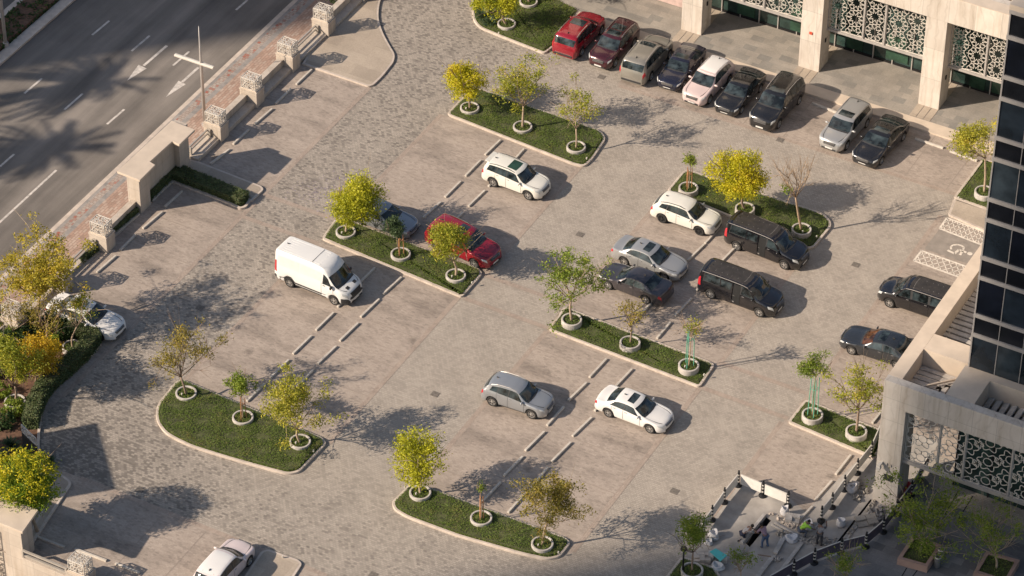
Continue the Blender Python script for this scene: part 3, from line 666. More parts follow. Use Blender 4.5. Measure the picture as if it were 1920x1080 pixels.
railing(-34, -18.9, 'long railing behind the shrubs at the left edge')
def capwall(name, cap_px, zt, label, piers, web):
    e = empty(name, (piers[0][0], piers[0][2], 0)); tag(e, label, 'wall'); ox, oy = piers[0][0], piers[0][2]
    cap = [(p[0]-ox, p[1]-oy) for p in G2(cap_px, zt)]
    b = MB(); b.prism(cap, zt-.16, zt, bottom=True); b.build('cap', MT['capstone'], e, bevel=.015)
    for x0, x1, y0, y1, z0 in piers:
        b = MB(); b.bx(x0-ox, x1-ox, y0-oy, y1-oy, z0, zt-.165); b.build('pier', MT['wallstone'], e, bevel=.012)
    x0, x1, y0, y1, z0 = web
    b = MB(); b.bx(x0-ox, x1-ox, y0-oy, y1-oy, z0, zt-.168); b.build('panel', MT['wallstone'], e)
    return e
capwall('gate_wall', [(219.4, 321.3), (262, 338), (291, 309), (281, 302.8), (323, 264.8), (336, 271.3), (365.4, 243), (322, 226)], 3.6,
        'tall cream stone gate wall with a flat overhanging cap beside the road', [(-25.15, -24.22, -4.96, -3.85, ZR), (-25.15, -24.22, -.35, .75, ZR)], (-25.05, -24.62, -3.85, -.35, ZR))
e = capwall('gate_wall', [(0, 981), (42, 997.6), (71.3, 956), (30, 940), (-120, 890), (-190, 930)], 3.55,
        'tall stone gate wall with a flat cap at the bottom left corner', [(-13.6, -12.35, -34.75, -33.7, -3.2)], (-24, -13.62, -34.6, -34.2, -3.2))
b = MB(); face_lattice(b, Vector((-4.2+0, -.12, -2.6)), Vector((1, 0, 0)), Vector((0, 0, 1)), 3.6, 4.2, Vector((0, 1, 0)), .04, 8)
b.build('lattice_panel', MT['whitemetal'], e)
# wall along the bottom left, above the lower street
b = MB(); b.bx(-12.3, 8, -34.98, -34.72, -3.2, .42); b.bx(-12.3, 8, -35.02, -34.68, .423, .5)
tag(b.build('retaining_wall', MT['wallstone'], bevel=.012), 'cream retaining wall under the railing at the bottom left', 'wall')
def rail_x(x0, x1, y, z, where):
    e = empty('railing', ((x0+x1)/2, y, z)); tag(e, where, 'railing', 'horizontal railings between the pillars'); L = (x1-x0)/2
    for dz in (.12, .45):
        b = MB(); b.box((0, 0, dz), (2*L, .14, .1)); b.build('rail', MT['railmetal'], e, bevel=.01)
    for s in (-1, 1):
        b = MB(); b.box((s*(L-.06), .0, .2), (.12, .2, .5)); b.build('bracket', MT['railmetal'], e, bevel=.01)
rail_x(-12.3, -9.25, -34.85, .5, 'two bar railing between the corner gate wall and the bottom left lantern')
pillar(-9.25, -7.95, -35.0, -33.95, .9, 'at the bottom left beside the railing', -3.2)
pillar(-4.6, -3.3, -35.0, -33.95, .9, 'cut by the bottom picture edge', -3.2)
rail_x(-7.95, -4.6, -34.85, .5, 'two bar railing between the two bottom left lanterns')
# perforated end of the sign panel in the shrubs
b = MB(); p = G(67, 822, 2.2); q = G(40, 796, 2.2); d = Vector((q-p)[:2]+(0,) if False else ((q-p)[0], (q-p)[1], 0)); L = d.length; d.normalize()
face_lattice(b, Vector(p)-Vector((0, 0, .55)), d, Vector((0, 0, 1)), L, .55, Vector((-d.y, d.x, 0)), .05, 21)
o = b.build('screen_panel', MT['whitemetal']); tag(o, 'upright panel with a pierced white top edge in the dark shrubs', 'screen')
b = MB(); b.bar(Vector(p)-Vector((0, 0, 1.40)), Vector(q)-Vector((0, 0, 1.40)), .1, 1.62); b.build('panel', MT['plastic'], o)

# ------------------------------------------------------------------ street lamps
def street_lamp(base, where, z0=0.):
    e = empty('street_lamp', base); tag(e, where, 'street lamp', 'slim cross shaped street lamps')
    b = MB(); b.tube([(0, 0, 0), (0, 0, 5.4), (0, 0, 8.2)], [.13, .10, .02], 10); b.build('pole', MT['greymetal'], e, smooth=True)
    b = MB(); b.bx(-.17, .17, -.17, .17, 0, .25); b.build('base', MT['greymetal'], e, bevel=.02)
    b = MB(); prof = [(-.14, 0), (.14, 0), (.15, .08), (.06, .14), (-.06, .14), (-.15, .08)]
    V = [(x, y, 5.13+z) for x in (-2.05, 1.0) for y, z in prof]; n = 6
    b.add(V, [tuple(range(n))[::-1], tuple(range(n, 2*n))]+[(i, (i+1) % n, n+(i+1) % n, n+i) for i in range(n)])
    a = b.build('lamp_arm', MT['whitemetal'], e, fix=True)
    b = MB(); b.bx(-1.95, -.3, -.1, .1, 5.1, 5.128); b.build('lens', MT['lamp'], a)
    return e
pb = G(384.5, 236, ZR); street_lamp(pb, 'slim grey street lamp with a white cross arm beside the gate wall')
street_lamp((pb[0], -16.5, ZR), 'slim street lamp behind the big tree at the left edge')
e = empty('street_lamp', G(11, 86, ZR)); tag(e, 'grey lamp pole standing in the road planting at the top left corner', 'street lamp', 'slim cross shaped street lamps')
b = MB(); b.tube([(0, 0, 0), (0, 0, 9.5)], [.13, .1], 10); b.build('pole', MT['greymetal'], e, smooth=True)
b = MB(); b.lathe([(.0, .3), (.2, .3), (.24, 0)], 10); b.build('base', MT['greymetal'], e)
e = empty('path_lamp', G(1280, 1076, .22)); tag(e, 'black post lamp with a round flat head at the bottom edge', 'lamp')
b = MB(); b.tube([(0, 0, 0), (0, 0, 1.9)], [.06, .05], 10); b.build('pole', MT['blackmetal'], e, smooth=True)
b = MB(); b.lathe([(0, 2.02), (.16, 2.02), (.2, 1.97), (.2, 1.9), (0, 1.88)], 16); b.build('lamp_head', MT['blackmetal'], e, smooth=True)

# ------------------------------------------------------------------ star lattice screens
def star_screen(b, x0, x1, z0, z1, y, th=.032, dp=.03, P=1.27):
    """ten pointed interlaced rosettes on a triangular net, clipped to the panel"""
    R = P*.5; cx = P
    def clip(a, c):
        t0, t1 = 0., 1.; d = (c[0]-a[0], c[1]-a[1])
        for p, q in ((-d[0], a[0]-x0), (d[0], x1-a[0]), (-d[1], a[1]-z0), (d[1], z1-a[1])):
            if abs(p) < 1e-9:
                if q < 0: return None
            else:
                r = q/p
                if p < 0: t0 = max(t0, r)
                else: t1 = min(t1, r)
        return None if t0 >= t1-1e-4 else ((a[0]+d[0]*t0, a[1]+d[1]*t0), (a[0]+d[0]*t1, a[1]+d[1]*t1))
    def seg(a, c, k, w=th):
        s = clip(a, c)
        if s: b.bar((s[0][0], y+k, s[0][1]), (s[1][0], y+k, s[1][1]), w, dp, up=(0, 1, 0))
    for a, c in (((x0, z0), (x1, z0)), ((x0, z1), (x1, z1)), ((x0, z0), (x0, z1)), ((x1, z0), (x1, z1))): b.bar((a[0], y+.016, a[1]), (c[0], y+.016, c[1]), .05, dp, up=(0, 1, 0))
    nx = int((x1-x0)/cx)+3; nz = int((z1-z0)/P)+3; xo = (x0+x1)/2 - (0 if int(round((x1-x0)/cx)) % 2 else cx/2)
    for i in range(-nx, nx+1):
        for j in range(-nz, nz+1):
            c = (xo+i*cx, (z0+z1)/2+P*(j+(.5 if i % 2 else 0)))
            if not (x0-R < c[0] < x1+R and z0-R < c[1] < z1+R): continue
            pt = lambda k, r, n=10: (c[0]+R*r*math.cos(2*math.pi*k/n), c[1]+R*r*math.sin(2*math.pi*k/n))
            for k in range(10):
                m = pt(k+.5, .40); seg(pt(k, .93), m, .002); seg(m, pt(k+1, .93), .004)      # star points
            for k in range(20): seg(pt(k, 1.02 if k % 2 else .93, 20), pt(k+1, .93 if k % 2 else 1.02, 20), .008+.002*(k % 2))
            for k in range(6): seg(pt(k, 1.0, 6), pt(k, 1.16, 6), .012)
def round_screen(b, x0, x1, z0, z1, y, th=.042, dp=.03):
    """rings with wavy stars wrapped round them"""
    def poly(pts, k):
        for p, q in zip(pts, pts[1:]+pts[:1]):
            if all(x0 < v[0] < x1 and z0 < v[1] < z1 for v in (p, q)): b.bar((p[0], y+k, p[1]), (q[0], y+k, q[1]), th, dp, up=(0, 1, 0))
    for a, c in (((x0, z0), (x1, z0)), ((x0, z1), (x1, z1)), ((x0, z0), (x0, z1)), ((x1, z0), (x1, z1))): b.bar((a[0], y+.02, a[1]), (c[0], y+.02, c[1]), .05, dp, up=(0, 1, 0))
    P = 1.42; xm = (x0+x1)/2; rows = int((z1-z0)/P)+2
    for i in range(-4, 5):
        for j in range(-rows, rows+1):
            cx, cz = xm+i*P*.9, (z0+z1)/2+P*(j+(.5 if i % 2 else 0))
            if not (x0-1 < cx < x1+1 and z0-1 < cz < z1+1): continue
            poly([(cx+.27*math.cos(t*math.pi/9), cz+.27*math.sin(t*math.pi/9)) for t in range(18)], .0)
            for q in range(6): poly([(cx+.27*math.cos(q*math.pi/3+.5), cz+.27*math.sin(q*math.pi/3+.5)), (cx+.5*math.cos(q*math.pi/3+.5), cz+.5*math.sin(q*math.pi/3+.5))], .012)
            poly([(cx+P*.30, cz+P*.16), (cx+P*.45, cz+P*.25)], .016)
            poly([(cx+(.56+.11*math.cos(t*math.pi/6))*math.cos(t*math.pi/36), cz+(.56+.11*math.cos(t*math.pi/6))*math.sin(t*math.pi/36)) for t in range(72)], .004)
            poly([(cx+P*.45+(.2+.09*math.cos(t*math.pi/4))*math.cos(t*math.pi/20), cz+P*.25+(.2+.09*math.cos(t*math.pi/4))*math.sin(t*math.pi/20)) for t in range(40)], .008)

# ------------------------------------------------------------------ office wing at the top right
ob = empty('office_building', (6, 33, 0)); tag(ob, 'cream stone office wing with star pattern screens between big square columns', 'building')
OX, OY = 6, 33
def part(bm, name, m, bevel=0., parent=None):
    for k, v in enumerate(bm.V): bm.V[k] = (v[0]-OX, v[1]-OY, v[2])
    return bm.build(name, m, parent or ob, bevel=bevel)
COLX = [(-12.2, -10.7), (-3.27, -1.75), (5.55, 7.07), (14.33, 15.8), (23.1, 24.6)]
for x0, x1 in COLX:
    b = MB(); b.bx(x0, x1, 29.95, 31.45, .0, 7.2); part(b, 'column', MT['stone'], .02)
b = MB(); b.bx(-30, 45, 29.9, 31.5, 7.203, 9.15); part(b, 'beam', MT['stone'], .02)
b = MB(); b.bx(-30, 45, 29.9, 30.9, 9.153, 9.2); b.bx(-30, 45, 34.3, 60, 8.2, 9.0); b.bx(-30, 45, 31.503, 34.3, 6.9, 7.2); part(b, 'roof', MT['capstone'])
for k in range(60):
    x = -8+k*.55
    if x > 22: break
    b = MB(); b.box((x, 32.4, 8.75), (.07, 2.0, .55), 0, 0, Matrix.Rotation(math.radians(-32), 3, 'Y')); part(b, 'roof_fin', MT['capstone'])
b = MB(); b.bx(-30, 45, 30.903, 31.3, 9.0, 9.08); part(b, 'gutter', MT['greymetal'])
b = MB(); b.bx(-30, 45, 33.3, 33.5, .12, 7.2); part(b, 'glass_wall', MT['shopglass'])
for k in range(40):
    x = -16+k*1.42
    if x > 24: break
    b = MB(); b.bx(x-.035, x+.035, 33.22, 33.3, .13, 3.2); part(b, 'door_frame', MT['greymetal'])
b = MB(); b.bx(-30, 45, 33.24, 33.299, .13, .3); part(b, 'door_sill', MT['blackmetal'])
# pale things standing behind the glass: blinds and desks
for x, w, z0, z1 in ((7.6, 1.2, .4, 2.2), (10.5, 1.6, .5, 2.4), (3.4, .9, .4, 2.3), (16.6, 1.1, .3, 2.0), (18.2, .9, .4, 1.4), (-.6, 1.3, .4, 2.2)):
    b = MB(); b.bx(x, x+w, 33.2, 33.296, z0, z1); part(b, 'blind', MT['greenglass'])
for (a0, a1) in zip(COLX[:-1], COLX[1:]):
    x0, x1 = a0[1], a1[0]; m = (x1-x0)
    cuts = [x0, x0+m*.355, x0+m*.565, x1] if x0 != -10.7 else [x0, x0+m*.355, x0+m*.565, x1]
    for c0, c1 in zip(cuts[:-1], cuts[1:]):
        sp = empty('star_screen', ((c0+c1)/2-OX, 30.9-OY, 3.1)); sp.parent = ob
        b = MB(); star_screen(b, c0+.06, c1-.06, 3.27, 7.2, 30.9, P=1.27)
        for k, v in enumerate(b.V): b.V[k] = (v[0]-(c0+c1)/2, v[1]-30.9, v[2]-3.1)
        b.build('lattice', MT['whitemetal'], sp)
        b = MB(); L = (c1-c0)/2
        b.bx(-L, L, -.14, .1, 0, .16); b.bx(-L, -L+.06, -.1, .08, .163, 4.1); b.bx(L-.06, L, -.1, .08, .163, 4.1)
        b.build('frame', MT['greymetal'], sp)
for x in (-3.27, 5.55, 14.33):
    for y0, y1 in ((28.5, 29.94), (31.46, 33.2)):
        b = MB()
        for k in range(3): b.bx(x+k*.51, x+k*.51+.45, y0, y1, .13, .15)
        part(b, 'threshold_slab', MT['beige_slab'])
b = MB(); b.bx(6.2, 6.42, 29.9, 29.95, 3.0, 3.2); part(b, 'alarm_box', plain('alarm_red', (.5, .08, .04), .5))
for x in (-1.75, 7.07, 15.8):
    b = MB(); b.bx(x, x+.06, 30.6, 30.75, 2.2, 2.5); part(b, 'wall_light', MT['blackmetal'])

# ------------------------------------------------------------------ terrace building at the lower right
tb = empty('terrace_building', (29, -5, 0)); tag(tb, 'pale stone terrace building with sunken slatted roof wells and a tall corner column', 'building')
OX, OY = 29, -5
def tpart(b, name, m, bevel=0.): return part(b, name, m, bevel, tb)
ZT = 9.2
b = MB(); b.bx(27.5, 28.95, -6.8, -5.2, .0, 7.4); tpart(b, 'column', MT['dimstone'], .02)
b = MB(); b.bx(27.5, 60, -6.8, -6.25, 7.403, ZT); tpart(b, 'beam', MT['dimstone'], .015)
b = MB(); b.bx(27.5, 28.36, -6.247, 26, 7.403, ZT); tpart(b, 'parapet', MT['capstone'], .015)
b = MB(); b.bx(28.363, 31.2, -3.25, -1.75, 7.4, ZT); b.bx(30.98, 32.7, -6.247, -3.42, 7.4, ZT-.004); b.bx(32.7, 60, -4.0, -3.42, 7.4, ZT-.004); tpart(b, 'roof', MT['capstone'])
b = MB(); b.bx(28.363, 31.2, -1.747, 26, 6.9, 7.3); b.bx(28.363, 60, -6.247, -3.4, 6.9, 7.3); tpart(b, 'well_floor', MT['slate'])  # dark slate colour stands in for shade below the slats
b = MB(); b.bx(28.9, 60, -6.5, -6.3, 3.35, 3.6); tpart(b, 'sill_beam', MT['greymetal'])
def fin(x0, x1, y0, y1, along):
    b = MB(); z = 8.0
    if along == 'x': b.box(((x0+x1)/2, (y0+y1)/2, z), (x1-x0, .36, .07), 0, 0, Matrix.Rotation(math.radians(-6), 3, 'X'))
    else: b.box(((x0+x1)/2, (y0+y1)/2, z), (.36, y1-y0, .07), 0, 0, Matrix.Rotation(math.radians(-24), 3, 'Y'))
    tpart(b, 'roof_slat', MT['concrete'])
for k in range(20):
    y = -1.5+k*.46
    if y < 8: fin(28.37, 31.19, y, y, 'x')
for k in range(7):
    y = -3.5-k*.42; xe = 28.37+2.6*(1-(k*.42)/2.9)*1.0
    if xe > 28.6: fin(28.37, xe, y, y, 'x')
for k in range(6):
    x = 30.75-k*.42; y1 = -3.3-(30.97-x)*0 - (x-28.4)/2.6*0; ye = -6.2+ (x-28.4)/2.58*2.85*.9
    fin(x, x, -6.24, max(-6.0, -6.24+(x-28.6)*1.05), 'y')
b = MB(); b.bar((28.5, -6.1, 8.28), (30.9, -3.5, 8.28), .1, .12); tpart(b, 'mitre_beam', MT['capstone'])
for k in range(26):
    x = 32.95+k*.46; fin(x, x, -6.24, -4.02, 'y')
# ground floor under the terrace
b = MB(); b.bx(31.0, 60, -3.3, -3.1, .0, 6.9); b.bx(31.0, 31.2, -3.1, 18, .0, 6.9); tpart(b, 'glass_wall', MT['shopglass'])
for x in (31.05, 33.2, 35.3): 
    b = MB(); b.bx(x-.04, x+.04, -3.36, -3.302, .0, 6.9); tpart(b, 'glazing_bar', MT['blackmetal'])
for c0, c1 in ((28.95, 31.0), (31.0, 32.55), (32.55, 35.35), (35.35, 37.4)):
    sp = empty('ring_screen', ((c0+c1)/2-OX, -6.4-OY, 3.6)); sp.parent = tb
    b = MB(); round_screen(b, c0+.05, c1-.05, 3.6, 7.4, -6.4)
    for k, v in enumerate(b.V): b.V[k] = (v[0]-(c0+c1)/2, v[1]+6.4, v[2]-3.6)
    b.build('lattice', MT['whitemetal'], sp)
    b = MB(); L = (c1-c0)/2; b.bx(L-.06, L+.04, -.08, .1, 0.003, 3.8); b.build('frame', MT['greymetal'], sp)
b = MB(); b.bx(28.05, 28.6, -6.83, -6.8, 1.9, 2.35); tpart(b, 'notice_plate', MT['plastic'])
b = MB(); b.bx(27.75, 27.9, -7.25, -6.8, 3.05, 3.2); b.bx(27.72, 27.93, -7.35, -7.05, 2.9, 3.06); tpart(b, 'security_camera', MT['whitemetal'])
b = MB(); b.bx(28.15, 28.2, -6.83, -6.8, 3.0, 3.2); b.bx(28.4, 28.45, -6.83, -6.8, 3.0, 3.2); tpart(b, 'wall_bracket', MT['chrome'])

# ------------------------------------------------------------------ glass tower rising from the terrace
tw = empty('glass_tower', (31.2, -3.4, ZT)); tag(tw, 'dark glass office tower with pale horizontal bands at the right edge', 'building')
OX, OY = 31.2, -3.4
def wpart(b, name, m, bevel=0.): 
    for k, v in enumerate(b.V): b.V[k] = (v[0]-OX, v[1]-OY, v[2]-ZT)
    return b.build(name, m, tw, bevel=bevel)
b = MB(); b.bx(31.24, 60, -3.36, 18, 7.31, ZT+24.2); wpart(b, 'core', MT['spandrel'])
lv = [(2.35, 3.75), (6.45, 7.85), (10.5, 11.9), (14.65, 16.05), (18.65, 20.05), (22.6, 24.2)]
z = 0.
for k, (z0, z1) in enumerate(lv):
    xs = [31.2]+[32.72+1.47*j for j in range(3)]+[60]
    for j, (xa, xb) in enumerate(zip(xs[:-1], xs[1:])):
        t = [(0, .012), (.006, 0), (0, .004), (.010, .006)][(j*3+k*2) % 4]
        for nm, za, zb2, mt in (('window_pane', z+.02, z0, ['towerglass', 'towerglass2', 'towerglass', 'towerglass3'][(j+k*3) % 4]), ('spandrel_pane', z0+.03, z1, 'spandrel')):
            b = MB(); b.bx(xa, xb-.004, -3.42, -3.365, ZT+za, ZT+zb2)
            b.V = [(v[0], v[1]+((v[0]-xa)*t[0]+(v[2]-ZT-za)*t[1])*.6*(v[1] < -3.4), v[2]) for v in b.V]; wpart(b, nm, MT[mt])
    for zz in (z0, z1):
        b = MB(); b.bx(31.12, 60, -3.52, -3.36, ZT+zz-.07, ZT+zz+.17); wpart(b, 'band', MT['greymetal'])
    for j, (x, w) in enumerate(((31.6, .8), (33.3, .7), (34.9, .9))):
        if j+k == 7: b = MB(); b.bx(x, x+w, -3.424, -3.421, ZT+z+.25+.3*((j+k) % 2), ZT+z+1.6); wpart(b, 'blind', MT['shopglass'])
    z = z1+.06
for j in range(9):
    x = 32.72+j*1.47; b = MB(); b.bx(x-.02, x+.02, -3.46, -3.42, ZT, ZT+24.2); wpart(b, 'mullion', MT['greymetal'])
b = MB(); b.bx(31.14, 31.22, -3.48, 18, ZT, ZT+24.2); wpart(b, 'corner_trim', MT['greymetal'])
b = MB(); b.bx(31.1, 60, -3.5, 18.2, ZT+24.203, ZT+24.7); wpart(b, 'parapet', MT['capstone'])

# ------------------------------------------------------------------ tall neighbours beyond the picture whose long shadows reach in
def neighbour(corner_px, side, dist, w, h, label, cz=0.):
    c = G(*corner_px, cz); n = np.array([-SDIR[1], SDIR[0], 0])*side; p = c-SDIR*dist
    e = empty('neighbouring_tower', p+n*w/2-SDIR*12, SUN_AZ); tag(e, label, 'building')
    b = MB(); b.bx(-12, 12, -w/2, w/2, -3.2, h); b.build('wall', MT['dimstone'], e)
    b = MB(); b.bx(-12.3, 12.3, -w/2-.3, w/2+.3, h, h+1.2); b.build('roof', MT['capstone'], e)
    for k in range(int(h/4)-1):
        b = MB(); b.bx(-12.08, 12.08, -w/2-.08, w/2+.08, 3+k*4, 5.2+k*4); b.build('window_band', MT['towerglass'], e)
neighbour((1622, 946), -1, 330, 70, 270, 'tall office tower below the picture that shades the lower plaza')
neighbour((472, 66), 1, 215, 60, 190, 'tall office tower left of the picture that shades the far road', ZR)
e = empty('shadow_pylon', G(0, 0));  # unseen slab, sized and placed to cast the square shadow at lower left
tipm = np.array([-13.55, -25.4, 0.]); pc = tipm-SDIR*(9.5/math.tan(SUN_EL)); e.location = pc; e.rotation_euler.z = SUN_AZ
tag(e, 'unseen tall pylon outside the lower left corner, placed for its square shadow', 'pylon')
b = MB(); b.bx(-.35, .35, -2.95, 2.95, -3.2, 9.35); b.build('shaft', MT['wallstone'], e)
b = MB(); b.bx(-.42, .42, -3.0, 3.0, 9.352, 9.5); b.build('cap', MT['capstone'], e)
# ------------------------------------------------------------------ ring planters and trees
def planter(px, ztop, h, label, r=.64):
    c = G(px[0], px[1], ztop+h); c[2] = 0
    b = MB(); t = ztop+h
    b.lathe([(r, -.0), (r, t-.02), (r-.02, t), (r-.10, t), (r-.12, t-.02), (r-.12, t-.25)], 36)
    o = b.build('ring_planter', MT['concrete'], smooth=False); o.location = c; tag(o, label, 'planter', 'round concrete ring planters')
    P = RNG.uniform(-1, 1, (420, 2)); P = P[(P**2).sum(1) < .92]*(r-.13); z = t-.07+.04*(1-(P**2).sum(1)/(r*r))+RNG.uniform(-.02, .04, len(P))
    V, F = leaf_quads(np.c_[P, z], .085, .3, .55)
    f = mesh_obj('planting', fast_mesh('planting', V, F, MT['grass']), o)
    b = MB(); b.disc((0, 0, t-.1), r-.12, 24); b.build('soil', MT['grassbase'], o)
    c = c.copy(); c[2] = t-.08
    return c
def uplight(c, label):
    b = MB(); b.lathe([(0, .17), (.045, .17), (.05, .06), (.02, .05), (.02, 0)], 10)
    o = b.build('spotlight', MT['whitemetal']); o.location = c; tag(o, label, 'spotlight', 'small white garden spotlights')
def tree(label, base, cpx, rx, rz, leaf, nleaf, seed, size=.15, bark='bark', trunk_r=.07, fork=.5, nlimb=7, lean=None, sparse=0., stakes=None, name='tree', lobes=9, low=.0, twigs=3, bare=False, clus=.2, group=None, fork_px=None):
    rg = np.random.default_rng(seed); base = np.asarray(base, float)
    cc = over(base, cpx); rx /= 26.; rz /= 25.
    e = empty(name, base); tag(e, label, 'tree', group)
    top = cc-base; F0 = np.array([top[0]*fork, top[1]*fork, top[2]*fork])
    if fork_px is not None: F0 = over(base, fork_px)-base
    b = MB(); mid = F0*.5+np.array([rg.normal(0, .05), rg.normal(0, .05), 0])
    if lean is not None: mid += np.array(lean)
    b.tube(lerp_pts([(0, 0, -.1), mid, F0], 4), np.linspace(trunk_r*1.25, trunk_r*.85, 9), 8)
    tips = []
    for k in range(nlimb):
        t = 2*math.pi*(k+rg.uniform(-.3, .3))/nlimb; el = rg.uniform(-.15, .95)
        d = np.array([math.cos(t)*math.cos(el)*rx, math.sin(t)*math.cos(el)*rx, math.sin(el)*rz])*rg.uniform(.6, .92)
        T = top+d; m = F0*.5+T*.5+rg.normal(0, .10, 3)*min(1, rx)+np.array([0, 0, -.08])
        pts = lerp_pts([F0, m, T], 3); b.tube(pts, np.linspace(trunk_r*.5, .011, len(pts)), 5); tips.append(T)
        for q in range(twigs):
            i = rg.integers(2, len(pts)-1); s = np.array(pts[i]); T2 = s+(T-F0)*rg.uniform(.2, .45)+rg.normal(0, .3, 3)*np.array([rx, rx, rz])
            b.tube([s, (s+T2)/2+rg.normal(0, .05, 3), T2], [.02, .014, .007], 4); tips.append(T2)
            if bare or sparse > .5:
                for _ in range(3):
                    T3 = T2+rg.normal(0, .22, 3)+(T2-F0)*.12; b.tube([(s+T2)/2, T3], [.011, .005], 3)
    b.build('trunk', MT[bark], e, smooth=True)
    if nleaf:
        # lobes around the crown, clusters on the lobes, leaves in the clusters
        C = []
        for k in range(lobes):
            d = rg.normal(size=3); d /= np.linalg.norm(d)
            if d[2] < -.3: d[2] *= .5
            C.append(top+d*np.array([rx, rx, rz])*rg.uniform(.42, .66))
        C.append(top); C = np.array(C)
        nleaf = int(nleaf*2.7); size = size*.98; ncl = max(6, int(nleaf/48)); who = rg.integers(0, len(C), ncl)
        d = rg.normal(size=(ncl, 3)); d /= np.linalg.norm(d, axis=1)[:, None]
        K = C[who]+d*np.array([rx, rx, rz])*.43*(rg.uniform(.2, 1., ncl)**.6)[:, None]
        if sparse: 
            TP = np.array(tips); n2 = int(ncl*sparse); K[:n2] = TP[rg.integers(0, len(TP), n2)]+rg.normal(0, .14, (n2, 3))
        P = K[rg.integers(0, ncl, nleaf)]+rg.normal(0, clus, (nleaf, 3))*np.array([1, 1, .75])
        P = P[P[:, 2] > top[2]-rz*1.05]
        V, Fq = leaf_quads(P, size, .25, .42, rg)
        mesh_obj('crown', fast_mesh('crown', V, Fq, LEAF[leaf]), e)
    if stakes:
        mt, n, h, sp = stakes
        for k in range(n):
            t = 2*math.pi*k/n+.6; s = MB(); s.tube([(sp*math.cos(t), sp*math.sin(t), -.05), (sp*.8*math.cos(t), sp*.8*math.sin(t), h)], .028, 6); s.build('stake', MT[mt], e)
        s = MB(); pts = [(sp*.85*math.cos(2*math.pi*k/n+.6), sp*.85*math.sin(2*math.pi*k/n+.6), h*.72) for k in range(n)]
        for p, q in zip(pts, pts[1:]+pts[:1]): s.bar(p, q, .02, .03)
        s.build('tie', MT[mt], e)
    return e
PG = 'pale concrete ring planter '
